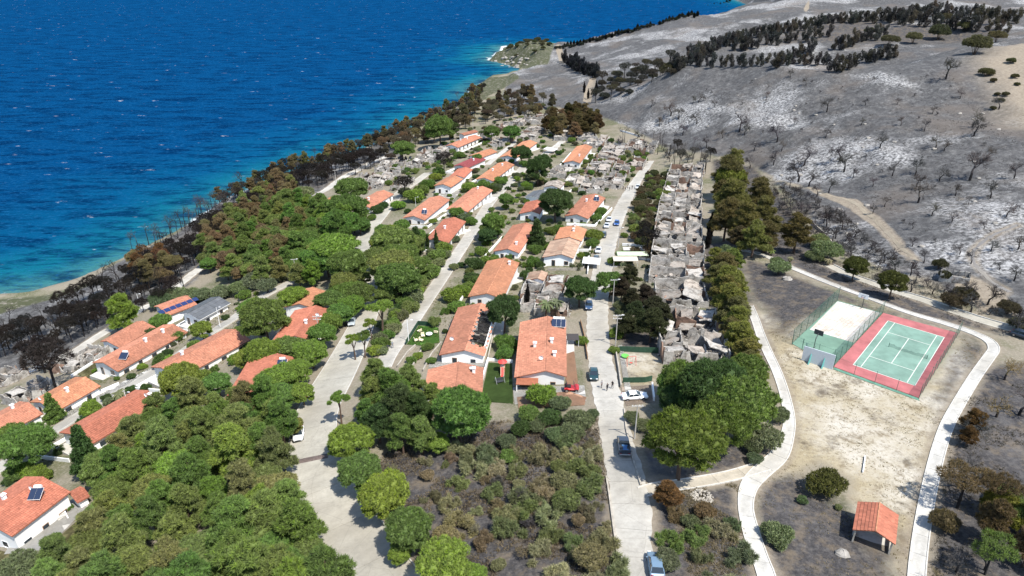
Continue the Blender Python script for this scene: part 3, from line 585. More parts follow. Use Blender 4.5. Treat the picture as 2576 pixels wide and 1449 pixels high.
# ------------------------------------------------------------------ plants: shared meshes
def unit_dirs(n):
    v = NR.randn(n, 3); return v/np.linalg.norm(v, axis=1)[:, None]
def ico(c, r, tint, lat=6, lon=9):
    V = []; F = []
    for i in range(lat+1):
        t = math.pi*i/lat
        for j in range(lon):
            p = 2*math.pi*j/lon; k = 1+NR.uniform(-.08,.08); V.append((c[0]+r[0]*k*math.sin(t)*math.cos(p), c[1]+r[1]*k*math.sin(t)*math.sin(p), c[2]+r[2]*k*math.cos(t)))
    for i in range(lat):
        for j in range(lon):
            a = i*lon+j; b = i*lon+(j+1) % lon; F += [(a, a+lon, b), (b, a+lon, b+lon)]
    return np.array(V), np.array(F)
def foliage(name, lobes, n, L, w, k=6, core=.80, spread=.75, under=-.35, up=.25, jit=.12):
    lobes = np.array(lobes, float); area = (lobes[:, 3]*lobes[:, 4]+lobes[:, 3]*lobes[:, 5]); area /= area.sum(); PT = []; NN = []
    for l, a in zip(lobes, area):
        m = int(n*a*2.2)+4; d = unit_dirs(m); p = l[:3]+d*l[3:]*(1+NR.uniform(-jit, jit, (m, 1))); nn = d/l[3:]; nn /= np.linalg.norm(nn, axis=1)[:, None]
        ok = nn[:, 2] > under
        for o_ in lobes:
            if o_ is l: continue
            q = (p-o_[:3])/o_[3:]; ok &= ((q*q).sum(1) > .80) | (np.abs(o_-l).sum() < 1e-9)
        PT.append(p[ok]); NN.append(nn[ok])
    PT = np.concatenate(PT); NN = np.concatenate(NN)
    if len(PT) > n: s = NR.permutation(len(PT))[:n]; PT, NN = PT[s], NN[s]
    m = len(PT); tt = np.clip(NR.normal(1.0, .22, m), .5, 1.6)
    p = np.repeat(PT, k, 0); nn = np.repeat(NN, k, 0); tt = np.repeat(tt, k)
    d = nn+NR.randn(len(p), 3)*spread+np.array([0, 0, up]); d /= np.linalg.norm(d, axis=1)[:, None]
    s = np.cross(d, unit_dirs(len(p))); s /= np.linalg.norm(s, axis=1)[:, None]+1e-9; ln = L*NR.uniform(.6, 1.25, (len(p), 1)); p = p-nn*L*.35+NR.randn(len(p), 3)*w*.3
    V = np.stack([p-s*w/2, p+s*w/2, p+d*ln], 1).reshape(-1, 3); F = np.arange(len(V)).reshape(-1, 3); T = np.repeat(tt*NR.uniform(.85, 1.15, len(p)), 3)
    if core:
        for l in lobes:
            v, f = ico(l[:3], l[3:]*core, 1); F = np.vstack([F, f+len(V)]); V = np.vstack([V, v]); T = np.concatenate([T, np.ones(len(v))])
    return np_mesh(name, V, F, T, LEAF)
def branches(mb, p, d, L, r, lev, maxlev, kids, droop=.0, n=5, bend=.35, lat=1.0):
    p = Vector(p); d = Vector(d).normalized(); segs = 3 if lev == 0 else 2; pts = [p.copy()]
    for i in range(segs):
        d = (d+Vector((R.gauss(0, bend*.4), R.gauss(0, bend*.4), R.gauss(0, bend*.25)+(.1 if lev else 0)-droop*.1))).normalized(); p = p+d*(L/segs); pts.append(p.copy())
    for i in range(segs):
        r0 = r*(1-.45*i/segs); r1 = r*(1-.45*(i+1)/segs) if lev < maxlev else r*(1-.9*(i+1)/segs); mb.tube(pts[i], pts[i+1], r0, r1, max(3, n-lev), R.uniform(.8,1.2), False)
    if lev >= maxlev: return
    for k in range(kids[lev]):
        t = R.uniform(.45, 1.0) if k else 1.0; q = pts[0].lerp(pts[-1], t) if segs == 1 else pts[min(int(t*segs), segs-1)].lerp(pts[min(int(t*segs)+1, segs)], t*segs-int(t*segs) if t < 1 else 1)
        a = d.orthogonal().normalized(); a.rotate(Matrix.Rotation(R.uniform(0, 6.28), 3, d)); nd = (d*R.uniform(.35, .9)+a*R.uniform(.6, 1.0)*(lat if lev == 0 else 1.0)).normalized()
        branches(mb, q, nd, L*R.uniform(.55, .85), max(r*.55, .028), lev+1, maxlev, kids, droop, n, bend, lat)
def mk_pine(seed, r=3.6, h=4.4, rz=3.0, nl=34, n=2600, trunk_h=3.4):
    R.seed(seed); NR.seed(seed); lobes = []
    for i in range(nl):
        a = i*2.4; q = math.sqrt((i+.5)/nl)*r*.78; z = h+rz*.75*math.sqrt(max(0, 1-(q/r)**2))-rz*.45+R.uniform(-.25,.25); s = R.uniform(.62,.98)*r/3.6
        lobes.append((q*math.cos(a)+R.uniform(-.3,.3), q*math.sin(a)+R.uniform(-.3,.3), z, s*1.05, s*1.05, s*.85))
    for i in range(12 if rz > 2 else 0):
        a = i*2*math.pi/12+R.uniform(-.2,.2); q = r*R.uniform(.55,.85); s = R.uniform(.6,.85)*r/3.6; lobes.append((q*math.cos(a), q*math.sin(a), h-1.25+R.uniform(-.35,.35), s*1.1, s*1.1, s*.8))
    crown = foliage('crown', lobes, n, .34, .095, 10, .78, .9, -.35, .3, .22)
    mb = MB(); fork = Vector((R.uniform(-.3,.3), R.uniform(-.3,.3), trunk_h*.62)); mb.tube((0,0,-.8), fork, .24, .17, 7)
    for i in range(5):
        l = lobes[i*5 % nl]; mb.tube(fork, (l[0]*.85, l[1]*.85, l[2]-.2), .12, .05, 5)
    return dict(crown=crown, trunk=mb.mesh('trunk', BARK), r=r, hc=h)
def mk_ipine(seed, r=3.0, H=8.0, nl=30, n=1900):
    R.seed(seed); NR.seed(seed); lobes = []
    for i in range(nl):
        t = (i+.5)/nl; z = H*(.30+.62*t); rr = r*(1.0-.72*t**1.4)*R.uniform(.35, .85); a = i*2.4+R.uniform(-.4,.4); s = R.uniform(.5,.9)*(1.15-.4*t)
        lobes.append((rr*math.cos(a), rr*math.sin(a), z+R.uniform(-.4,.4), s*1.1, s*1.1, s*.75))
    crown = foliage('crown', lobes, n, .42, .095, 10, .62, 1.0, -.5, .3, .25); mb = MB(); mb.tube((0,0,-.8),(0,0,H*.5),.22,.15,7).tube((0,0,H*.5),(0,0,H*.9),.15,.04,6)
    for l in lobes[::2]: mb.tube((0,0,l[2]-.7), l[:3], .06, .02, 4)
    return dict(crown=crown, trunk=mb.mesh('trunk', BARK), r=r, hc=H*.58)
def mk_shrub(seed, r=1.7, nl=9, n=700, L=.30, w=.14, flat=.8, core=.75, k=6, spread=.9):
    R.seed(seed); NR.seed(seed); lobes = []
    for i in range(nl):
        a = i*2.4; q = math.sqrt((i+.3)/nl)*r*.72; s = R.uniform(.5,.85)*r/1.7; lobes.append((q*math.cos(a), q*math.sin(a), r*flat*(.85-.35*(q/r)**2)+R.uniform(-.2,.25), s, s, s*.9))
    crown = foliage('crown', lobes, n, L, w, k, core, spread, -.6); mb = MB()
    for i in range(6): l = lobes[i % nl]; mb.tube((0,0,-.5), (l[0]*.8, l[1]*.8, l[2]), .08, .03, 5)
    return dict(crown=crown, trunk=mb.mesh('stems', BARK), r=r, hc=r*flat*.75)
def mk_scrub(seed, r=1.7):
    R.seed(seed); NR.seed(seed); lobes = []; mb = MB()
    for i in range(15):
        a = R.uniform(0, 6.28); q = r*math.sqrt(R.random())*.95; s = R.uniform(.22,.6); lobes.append((q*math.cos(a)*1.15, q*math.sin(a)*.85, R.uniform(.35,1.55)*(1-.4*(q/r)**2), s, s, s*1.15)); mb.tube((q*.2*math.cos(a), q*.2*math.sin(a), -.4), lobes[-1][:3], .06, .02, 4)
    return dict(crown=foliage('crown', lobes, 620, .45, .075, 8, .35, 1.2, -.8, .45, .35), trunk=mb.mesh('stems', BARK), r=r, hc=.9)
def mk_cone(seed, r=2.0, H=8.0, n=1300, narrow=False):
    R.seed(seed); NR.seed(seed); lobes = []; nl = 26 if not narrow else 14
    for i in range(nl):
        t = (i+.5)/nl; rr = (r*(1-t)*.72 if not narrow else r*.35*math.sin(math.pi*min(.95,t+.12))); a = i*2.4; s = (r*(.5-.28*t)+.12) if not narrow else r*.75*math.sin(math.pi*min(.93, t*.75+.25)); lobes.append((rr*math.cos(a), rr*math.sin(a), H*(.07+.9*t), s, s, s*(.7 if not narrow else 1.2)))
    crown = foliage('crown', lobes, n, .38, .18, 6, .75, .6, -.6); mb = MB(); mb.tube((0,0,-.8),(0,0,H*.9),.2,.03,6)
    return dict(crown=crown, trunk=mb.mesh('trunk', BARK), r=r, hc=H*.42)
def mk_burnt(seed, H=6.0, kids=(7,4,4,3), th=.2, r=3.2, tw=.24, bend=.5, ml=4, lat=1.5):
    R.seed(seed); mb = MB(); branches(mb, (0,0,H*th), (R.uniform(-.15,.15),R.uniform(-.15,.15),1), H*.28, tw*.75, 0, ml, kids, 0, 5, bend, lat)
    t = MB(); t.tube((0,0,-.8),(R.uniform(-.1,.1),R.uniform(-.1,.1),H*th+.05),tw,tw*.75,7)
    return dict(crown=mb.mesh('branches', BARK), trunk=t.mesh('trunk', BARK), r=r, hc=H*.55)
def mk_char(seed, H=8.5, r=3.0, row=False):                       # burnt pine that kept some blackened needles
    R.seed(seed); NR.seed(seed); mb = MB(); t = MB(); t.tube((0,0,-.8),(.2,0,H*.5),.2,.14,6); 
    lobes = []
    for i in range(12):
        a = i*2.4; q = math.sqrt((i+.4)/12)*r*.8; lobes.append((q*math.cos(a), q*math.sin(a), H*.72+R.uniform(-.9,.9)-(q/r)**2*.8, 1.0, 1.0, .8) if not row else (q*math.cos(a)*.8, q*math.sin(a)*.8, H*(.16+.76*((i*5) % 12)/12), .8*(1.1-.5*((i*5) % 12)/12), .8*(1.1-.5*((i*5) % 12)/12), .9))
    for l in lobes: t.tube((.2,0,H*.5-R.uniform(0,1.2)), l[:3], .07, .025, 4)
    crown = foliage('crown', lobes, 800 if not row else 520, .55, .08 if not row else .14, 5, 0, 1.1, -.8)
    return dict(crown=crown, trunk=t.mesh('trunk', BARK), r=r, hc=H*.7)
def mk_palm(seed, H=4.0, r=2.2):
    R.seed(seed); t = MB(); t.tube((0,0,-.6),(.1,.05,H),.28,.2,8); V = []; F = []; T = []
    for i in range(30):
        a = i*2.4; e = R.uniform(-.2, 1.1); d = Vector((math.cos(a), math.sin(a), 0)); p = Vector((.1,.05,H)); prev = None; side = Vector((-d.y, d.x, 0))
        for s in range(7):
            w = .30*(1-abs(s/6-.35)*1.1); ang = e-s*.28; 
            if s: p = p+(d*math.cos(ang)+Vector((0,0,1))*math.sin(ang))*r/6.0
            k = len(V); V += [tuple(p-side*w+Vector((0,0,-.1))), tuple(p), tuple(p+side*w+Vector((0,0,-.1)))]; T += [R.uniform(.8,1.2)]*3
            if s: F += [(k-3,k-2,k+1,k),(k-2,k-1,k+2,k+1)]
    return dict(crown=np_mesh('fronds', np.array(V), np.array(F), np.array(T), LEAF), trunk=t.mesh('trunk', BARK), r=r, hc=H)
KIND = dict(pine=[mk_pine(i) for i in range(11, 16)], tallpine=[mk_pine(i, 2.6, 5.8, 1.2, 9, 800, 5.2) for i in (31, 32)], ipine=[mk_ipine(i) for i in range(41, 46)],
            shrub=[mk_shrub(i) for i in range(61, 66)], scrub=[mk_scrub(i) for i in range(71, 77)], olive=[mk_shrub(i, 2.6, 13, 1100, .34, .12, .95, .6, 6, 1.0) for i in (81, 82, 83)],
            cone=[mk_cone(91), mk_cone(92, 2.0, 7)], cypress=[mk_cone(95, .9, 7.0, 700, True)], burnt=[mk_burnt(i) for i in range(101, 106)], spindly=[mk_burnt(i, 8.0, (5,4,3), .5, 2.2, .16, .35, 3, 1.0) for i in (111, 112, 113)],
            thicket=[mk_burnt(i, 3.6, (8,5,4), .08, 2.2, .10, .6, 3, 1.6) for i in (121, 122, 123)], char=[mk_char(i) for i in (131, 132, 133)], charrow=[mk_char(i, 6.5, 2.0, True) for i in (151, 152, 153)], palm=[mk_palm(141), mk_palm(142, 2.2, 1.8)])
for _k, _vs in KIND.items():                              # real crown radius and centre height of every variant
    for _v in _vs:
        _n = len(_v['crown'].vertices); _c = np.zeros(_n*3, np.float32); _v['crown'].vertices.foreach_get('co', _c); _c = _c.reshape(-1, 3)
        _v['r'] = float(np.percentile(np.hypot(_c[:, 0], _c[:, 1]), 94)); _v['hc'] = float((np.percentile(_c[:, 2], 3)+np.percentile(_c[:, 2], 97))/2)
R.seed(5); NR.seed(5)
LIME=(.150,.215,.046); GREEN=(.108,.170,.046); DARK=(.055,.092,.032); OLIVE=(.142,.182,.058); BROWN=(.175,.135,.072); RUST=(.14,.078,.036); TAN=(.255,.235,.135); GREYG=(.115,.14,.075); BLACKB=(.030,.025,.022); SAGE=(.14,.165,.085); BLK=(.022,.020,.020); GREYB=(.075,.068,.066); BARKC=(.11,.075,.055)
NAMES = dict(pine='umbrella_pine', tallpine='umbrella_pine', ipine='pine_tree', shrub='shrub', scrub='scorched_shrub', olive='broadleaf_tree', cone='conifer_tree', cypress='cypress_tree', burnt='burnt_tree', spindly='burnt_tree', thicket='burnt_bush', char='burnt_pine', charrow='plantation_tree', palm='palm_tree')
CATS = dict(pine='pine tree', tallpine='pine tree', ipine='pine tree', shrub='shrub', scrub='shrub', olive='tree', cone='conifer', cypress='cypress', burnt='burnt tree', spindly='burnt tree', thicket='burnt bush', char='burnt tree', charrow='burnt tree', palm='palm tree')
FOOT = []; NTREE = [0]; SEEN = {}
LM = [('the speed hump',780,1157),('the outside stair',140,1290),('the dark conifer',207,1150),('the grey roof',510,770),('the solar panel roof',435,765),('the bright lawn',1065,850),('the playground lawn',1250,965),('the silver car',885,815),('the burnt roof hole',1190,830),('the main house',1360,880),('the pickup',1568,1130),('the teal car',1493,950),('the white sedan',1596,1003),('the blue car',1551,566),('the brown felt roof',1400,640),('the maroon roof',1180,410),('the roofless gable',1395,465),('the pale awnings',1585,665),('the lowest ruin',1745,840),('the topmost terrace ruin',1735,440),('the tennis court',2270,900),('the basketball court',2090,830),('the pavilion',2210,1340),('the stone heap',1765,1250),('the path junction',1955,1165),('the dirt track',2200,552),('the burnt shed',2400,702),('the hill crest',2080,170),('the tan slope',2530,240),('the headland',1320,130),('the beach',1215,235),('the far ridge',1700,60),('the farthest house',1165,362),('the seaside bend',800,490),('the two window gable',1060,545),('the long solar house',340,900),('the veranda house',160,1010),('the steel blue car',1648,1430),('the utility pole',1596,1104),('the grey ruins',80,985),('the wide road bend',915,610),('the shore foam',120,750),('the quad bike',768,998),('the middle street people',980,885),('the path curve',2490,890),('the pale boulder',1980,703),('the round boulder',2120,1395),('the hollow',1580,210)]
LM = [(a, gnd(x, y)) for a, x, y in LM]
def place_label(label, xy, s):
    d = [np.hypot(p[0]-xy[0], p[1]-xy[1]) for _, p in LM]; i = int(np.argmin(d)); lab = f"{label}, nearest {LM[i][0]}"
    if len(lab.split()) > 15: lab = label
    k = SEEN.setdefault(lab, [])
    if not k: k.append(s); return lab
    q = s/k[0]; return ('broad ' if q > 1.25 else 'larger ' if q > 1.05 else 'tiny ' if q < .78 else 'smaller ' if q < .95 else '')+lab
def plant(kind, xy, s, col, label, group, sz=None, bark=None):
    v = R.choice(KIND[kind]); z = hz(*xy); gs = group or ''; nm = ('hedge_bush' if ('hedge' in gs or 'bank' in gs) else 'yard_shrub' if 'yard' in gs or 'terrace' in gs else 'wild_bush' if 'ridge' in gs or 'headland' in gs or 'slope' in gs else 'shrub') if kind == 'shrub' else NAMES[kind]
    t = thing(nm, place_label(label, xy, s), CATS[kind], (xy[0], xy[1], z), R.uniform(0, 6.28), group or 'plants like it'); t.scale = (s*R.uniform(.86,1.14), s*R.uniform(.86,1.14), sz or s*R.uniform(.9, 1.12))
    jc = R.uniform(.85, 1.15)*(1.22 if kind in ('pine','ipine','tallpine','shrub','olive','scrub') else 1.0); c = tuple(x*jc*R.uniform(.93, 1.07) for x in col)
    cr = obj(v['crown'].name.split('.')[0], v['crown'], t); tr = obj(v['trunk'].name.split('.')[0], v['trunk'], t)
    bk = bark or (BLK if kind in ('burnt','spindly','thicket','char','charrow') else BARKC); tr.color = (*bk, 1); cr.color = (*c, 1); NTREE[0] += 1; return t
def trees(kind, col, label, group, pts, sz=1.0, hadd=0.0):
    """pts: (crown centre x, crown centre y, crown width) in photo pixels; the ray meets the ground raised by the crown's height"""
    cols = col if isinstance(col, list) else [col]
    for p_ in pts:
        x, y, w = p_; r0, h0 = KIND[kind][0]['r'], KIND[kind][0]['hc']; h = h0
        for _ in range(4):
            g_ = gnd(x, y, h); s = w/2/scale_at(np.array([g_[0], g_[1], g_[2]+h]))/r0*.93; h = h0*s*sz
        plant(kind, g_[:2], s, R.choice(cols), label, group, s*sz*R.uniform(.94,1.06))
RD = np.concatenate(ROADLIST)
def cword(c):
    r, g_, b = c
    if max(c) < .045: return 'black'
    if g_ > r*1.15: return 'lime' if r > .12 else ('dark green' if g_ < .08 else 'green')
    if g_ > r*.97: return 'sage' if b > .07 else 'olive'
    return 'tan' if r > .2 else ('dark brown' if r < .11 else 'brown')
def on_road(c, m=.7): return bool(np.any(np.hypot(RD[:, 0]-c[0], RD[:, 1]-c[1]) < RD[:, 2]/2+m))
def scatter(kinds, cols, label, group, poly, spacing, rng, h=2.0, sz=1.0, avoid=True, maxn=400):
    W2 = np.array(px2w(poly, h)); lo, hi = W2.min(0), W2.max(0); got = []; tries = 0; area = (hi-lo).prod()
    cand = NR.uniform(0, 1, (int(min(60000, area/spacing**2*14)), 2))*(hi-lo)+lo; cand = cand[in_poly(cand, [tuple(p) for p in W2])]
    for c in cand:
        if len(got) >= maxn: break
        if got and np.min(np.linalg.norm(np.array(got)-c, axis=1)) < spacing*R.uniform(.85, 1.2): continue
        if avoid and any(in_poly(c[None], f)[0] for f in FOOT): continue
        if on_road(c) or in_poly(np.array(c)[None], SEA)[0]: continue
        got.append(c); k = R.choice(kinds); cl = R.choice(cols); rr = R.uniform(*rng); s = rr/KIND[k][0]['r']
        lb, gp = (label[k], group[k]) if isinstance(label, dict) else (label, group)
        plant(k, c, s, cl, cword(cl)+' '+lb, gp, s*sz*R.uniform(.85,1.15))
    return got
# ------------------------------------------------------------------ houses
def frame_of(near, far, hr):
    """ridge end pixels -> world ends at ridge height above the ground under them"""
    def end(px):
        p = gnd(px[0], px[1], hr); return p
    a, b = end(near), end(far); z = (a[2]+b[2])/2
    a = atz(near[0], near[1], z+hr); b = atz(far[0], far[1], z+hr); z = hz(*((a+b)/2)[:2])
    a = atz(near[0], near[1], z+hr); b = atz(far[0], far[1], z+hr); return a[:2], b[:2], z
def tile_slope(L, w, pitch, hr, side, hole=None, col=.30, seed=0, corr=.055, course=.42):
    nr = np.random.RandomState(seed); nc = max(3, int(L/col)); ys = []; hs = []; ci = []
    for c in range(nc):
        for f, h in ((0, 0), (.3, .9), (.55, 1), (.8, .6)): ys.append(-L/2+(c+f)*L/nc); hs.append(h*corr); ci.append(c)
    ys.append(L/2); hs.append(0); ci.append(nc-1); ys = np.array(ys); hs = np.array(hs); ci = np.array(ci)
    n = max(3, int(w/course)); xs = []; lift = []; ri = []
    for r in range(n): xs += [r*w/n, (r+1)*w/n+.02]; lift += [0, .065]; ri += [r, r]
    xs = np.array(xs); lift = np.array(lift); ri = np.array(ri); X, Y = np.meshgrid(xs, ys, indexing='ij')
    Zr = hr-X*pitch+lift[:, None]+hs[None, :]+nr.uniform(-.012, .012, X.shape); tt = np.clip(nr.normal(1, .10, (n, nc)), .6, 1.35); T = tt[ri][:, ci]
    V = np.stack([X*side, Y, Zr], -1).reshape(-1, 3); I = np.arange(X.size).reshape(X.shape)
    F = np.stack([I[:-1,:-1], I[1:,:-1], I[1:,1:], I[:-1,1:]], -1).reshape(-1, 4)
    if hole:
        y0, y1, x0, x1 = hole; cx_ = X[:-1,:-1].ravel(); cy_ = Y[:-1,:-1].ravel(); jag = np.sin(cy_*3.1)*.35+np.sin(cy_*7.7)*.2; jx = np.sin(cx_*4.3)*.5
        F = F[~((cy_ > y0+jx) & (cy_ < y1+jx) & (cx_ > x0+jag) & (cx_ < x1+jag))]
    if side < 0: F = F[:, ::-1]
    return V, F, T.ravel()
WIN = [0]
def window(par, c, nrm, w=1.1, h=1.1, door=False):
    """c: centre on the wall, nrm: 'x+','x-','y-','y+' """
    s = 1 if nrm[1] == '+' else -1; nm = 'door' if door else 'window'
    def bx(mb, du, dv0, dv1, d0, d1):
        if nrm[0] == 'x': mb.box((min(c[0]+s*d0, c[0]+s*d1), c[1]-du, c[2]+dv0), (max(c[0]+s*d0, c[0]+s*d1), c[1]+du, c[2]+dv1))
        else: mb.box((c[0]-du, min(c[1]+s*d0, c[1]+s*d1), c[2]+dv0), (c[0]+du, max(c[1]+s*d0, c[1]+s*d1), c[2]+dv1))
        return mb
    f = bx(MB(), w/2+.07, -h/2-.07, h/2+.07, -.05, .04).build(nm, FRAME if door or R.random() < .5 else WHITE, par)
    bx(MB(), w/2-.02, -h/2+.02, h/2-.02, .0, .052).build('pane', GLASS, f)
    if not door: bx(MB(), w/2+.15, -h/2-.14, -h/2-.075, 0, .14).build('sill', WHITE, f)
def chimney(par, x, y, z, s=.5, h=.9, mat=None):
    c = MB().box((x-s/2, y-s/2, z-.8), (x+s/2, y+s/2, z+h)).build('chimney', mat or WHITE, par)
    MB().box((x-s/2-.12, y-s/2-.12, z+h+.12), (x+s/2+.12, y+s/2+.12, z+h+.2)).box((x-s/2+.02,y-s/2+.02,z+h),(x-s/2+.1,y+s/2-.02,z+h+.12)).box((x+s/2-.1,y-s/2+.02,z+h),(x+s/2-.02,y+s/2-.02,z+h+.12)).build('chimney_cap', mat or WHITE, c)
def heater(par, x, y, z, rz=0.0, n=2):
    M_ = Matrix.Translation((x, y, z))@Matrix.Rotation(rz, 4, 'Z'); h = MB()
    for sx in (-.8, .8): h.tube(M_@Vector((sx,-.9,-.3)), M_@Vector((sx,-.9,.1)), .03,.03,4).tube(M_@Vector((sx,.7,-.3)), M_@Vector((sx,.7,1.0)), .03,.03,4).tube(M_@Vector((sx,-.9,.1)), M_@Vector((sx,.7,1.0)), .03,.03,4)
    h.tube(M_@Vector((-.8,.7,1.0)), M_@Vector((.8,.7,1.0)), .03,.03,4).tube(M_@Vector((-.8,-.9,.1)), M_@Vector((.8,-.9,.1)), .03,.03,4)
    fr = h.build('solar_water_heater', GALV, par); tl = Matrix.Translation((0,0,0))
    for i in range(n):
        cx_ = (i-(n-1)/2)*1.0; P_ = M_@Matrix.Translation((cx_,-.15,.56))@Matrix.Rotation(math.radians(29), 4, 'X'); MB().box((-.47,-.95,.02),(.47,.95,.10), P_).build('collector', SOLAR, fr)
        MB().box((-.5,-1.0,-.04),(.5,1.0,.015), P_).build('collector_frame', WHITE, fr)
    for i in range(max(1, n-1)):
        off = (i-(max(1, n-1)-1)/2)*1.2; t = MB(); t.tube(M_@Vector((off-.55,.85,1.2)), M_@Vector((off+.55,.85,1.2)), .30, .30, 12); t.build('tank', WHITE, fr, smooth=False)
def dish(par, x, y, z):
    mb = MB(); rings = []
    for r, d in ((.02,0),(.25,.04),(.42,.12),(.46,.16)):
        rings.append([(x+r*math.cos(a*math.pi/6), y-.3-d*1.0+.5*0, z+.75+r*math.sin(a*math.pi/6)) for a in range(12)])
    mb.loft(rings, False); mb.tube((x,y,z-.3),(x,y-.28,z+.75),.03,.03,5); mb.build('satellite_dish', WHITE, par)
HN = [0]; YARDS = []
def house(near, far, wl, wr, tile, label, eave=2.8, pitch=.29, chim=(), heat=(), dishes=(), hole=None, wins='fr', near_wall=True, group=None, wall=None, tcol=.30, over=.45, name='house', patio=None, nwin=None, yard=True):
    HN[0] += 1; sd_ = HN[0]; hr = eave+max(wl, wr)*pitch; a, b, z = frame_of(near, far, hr); L = float(np.linalg.norm(b-a)); d = (b-a)/L; rz = math.atan2(-d[0], d[1]); c = (a+b)/2
    t = thing(name, label, 'house', (c[0], c[1], z), rz, group); n_ = np.array([d[1], -d[0]])
    cor = [c+d*yy+n_*xx for yy in (-L/2, L/2) for xx in (-wl, wr)]; FOOT.append([tuple(c-d*L/2-n_*wl), tuple(c-d*L/2+n_*wr), tuple(c+d*L/2+n_*wr), tuple(c+d*L/2-n_*wl)])
    low = min(hz(*q) for q in cor)-z-.6; tc = tcol if depth(np.array([c[0],c[1],z])) < 230 else .5
    wx0, wx1, wy = -wl+over, wr-over, L/2-over; zl, zr = hr-wl*pitch, hr-wr*pitch
    el, er, ap = hr-(wl-over)*pitch-.16, hr-(wr-over)*pitch-.16, hr-.16
    mb = MB(); ring = lambda y: [(wx0,y,low),(wx1,y,low),(wx1,y,er),(0,y,ap),(wx0,y,el)]
    if hole: 
        ring = lambda y: [(wx0,y,low),(wx1,y,low),(wx1,y,er),(0,y,ap),(wx0,y,el)]
        mb.loft([ring(-wy), ring(-wy+.25)]); mb.loft([ring(wy-.25), ring(wy)]); mb.box((wx0,-wy+.25,low),(wx0+.25,wy-.25,el)); mb.box((wx1-.25,-wy+.25,low),(wx1,wy-.25,er)); mb.box((-.12,-wy+.25,low),(.12,wy-.25,ap-.1))
    else: mb.loft([ring(-wy), ring(wy)])
    mb.build('wall', wall or PLASTER, t)
    for side, w, nm in ((-1, wl, 'roof'), (1, wr, 'roof')):
        hh = hole if (hole and side > 0) else None
        V, F, T = tile_slope(L, w, pitch, hr, side, hh, tc if tile not in (SHEET, BSHEET) else .8, sd_*2+side, .055 if tile not in (SHEET, BSHEET) else .02, .42 if tile not in (SHEET, BSHEET) else 2.0)
        r_ = obj(nm, np_mesh('roof', V, F, T, tile), t); r_['kind'] = 'stuff'
        if not hh:
            u = MB(); p = [(0,hr-.03),(side*w,hr-.03-w*pitch),(side*w,hr-.15-w*pitch),(0,hr-.15)]; p = p if side > 0 else p[::-1]
            u.loft([[(x,-L/2+.02,zz) for x, zz in p], [(x,L/2-.02,zz) for x, zz in p]]); u.build('eaves_board', TRIM if tile not in (SHEET,) else WHITE, r_)
        if hh:
            for k in range(int((hh[1]-hh[0])/.7)):
                y = hh[0]+k*.7+R.uniform(-.1,.1); e = R.uniform(.55, 1.0); MB().tube((.1,y,hr-.15), (w*e,y+R.uniform(-.4,.4),hr-.25-w*e*pitch-R.uniform(0,.7)), .07, .06, 4).build('charred_rafter', CHAR, r_)
            for k in range(26):
                y = R.uniform(hh[0], hh[1]); x = R.uniform(hh[2]+.6, hh[3]-.3); M_ = Matrix.Translation((x,y,hr-x*pitch-R.uniform(.3,1.0)))@Matrix.Rotation(R.uniform(-.4,.4),4,'X')@Matrix.Rotation(.3+R.uniform(-.3,.3),4,'Y')
                MB().box((-.7,-.6,0),(.7,.6,.05),M_,R.uniform(.5,1)).build('fallen_panel', CHAR if k % 4 else RUIN_S, r_)
    rc = MB(); k = max(2, int(L/.5))
    for i in range(k): y0 = -L/2+i*L/k; rc.tube((0,y0,hr-.02+.05*(i % 2)*.2), (0,y0+L/k+.03,hr+.01), .13, .11, 6, R.uniform(.75,1.25))
    rc.build('ridge_cap', tile, t)
    if ('f' in wins or 'r' in wins):
        MB().box((wx0-.6,-wy-1.9,low-.6),(wx1+2.3,wy,.07)).build('paved_apron', PATIO, t)
    if nwin is None: nwin = max(1, int(L/4.2))
    if 'f' in wins:
        window(t, (wx1*.45, -wy, 1.5), 'y-'); window(t, (wx0*.45, -wy, 1.05), 'y-', .9, 2.0, True)
    if 'p' in wins:
        window(t, (wx0*.62, -wy, 1.25), 'y-', 3.0, 2.3); window(t, (wx1*.4, -wy, 1.3), 'y-', .9, 1.1)  # wide dark pane put in to stand for the porch's shaded recess
        MB().box((wx0,-wy-2.4,2.55),(wx0*.25,-wy-.01,2.68)).build('porch_roof', TRIM, t); [MB().box((x,-wy-2.35,low),(x+.18,-wy-2.17,2.545)).build('porch_post', WHITE, t) for x in (wx0+.05, wx0*.27)]
    if 'r' in wins:
        for i in range(nwin):
            y = -wy+(i+.5)*2*wy/nwin; dr = i % 2 == 1; window(t, (wx1, y, 1.05 if dr else 1.4), 'x+', .95 if dr else 1.3, 2.0 if dr else 1.1, dr)
    if 'l' in wins:
        for i in range(nwin): window(t, (wx0, -wy+(i+.5)*2*wy/nwin, 1.4), 'x-')
    if yard: YARDS.append((t, label, wx0, wx1, wy))
    for y, x in chim: chimney(t, x, y*L, hr-abs(x)*pitch, .55)
    for y, x, n in heat: heater(t, x, y*L, hr-abs(x)*pitch+.25, R.uniform(-.1,.1)-rz*.9, n)
    for y, x in dishes: dish(t, x, y*L, hr-abs(x)*pitch)
    return t
house((258,912),(437,815),4.2,4.8,TILE,'long terracotta roofed white house with solar heater beside the small lawn',chim=[(.05,.8),(.3,.9)],heat=[(-.3,2.2,2)])
house((268,858),(360,807),2.6,4.4,TILE,'low terracotta house squeezed against the seaside track',wins='f')
t = house((398,772),(473,744),3,5,TILE,'terracotta house carrying a row of blue solar panels',wins='f')
hr_ = 2.8+5*.29
for i in range(7):
    M_ = Matrix.Translation((2.7, -5.2+i*1.75, hr_-2.7*.29+.16))@Matrix.Rotation(math.atan(.29),4,'Y'); MB().box((-.8,-.78,0),(.8,.78,.05),M_).build('solar_panel', NT('pv_cell').done((.02,.035,.11),.15,.6), t)
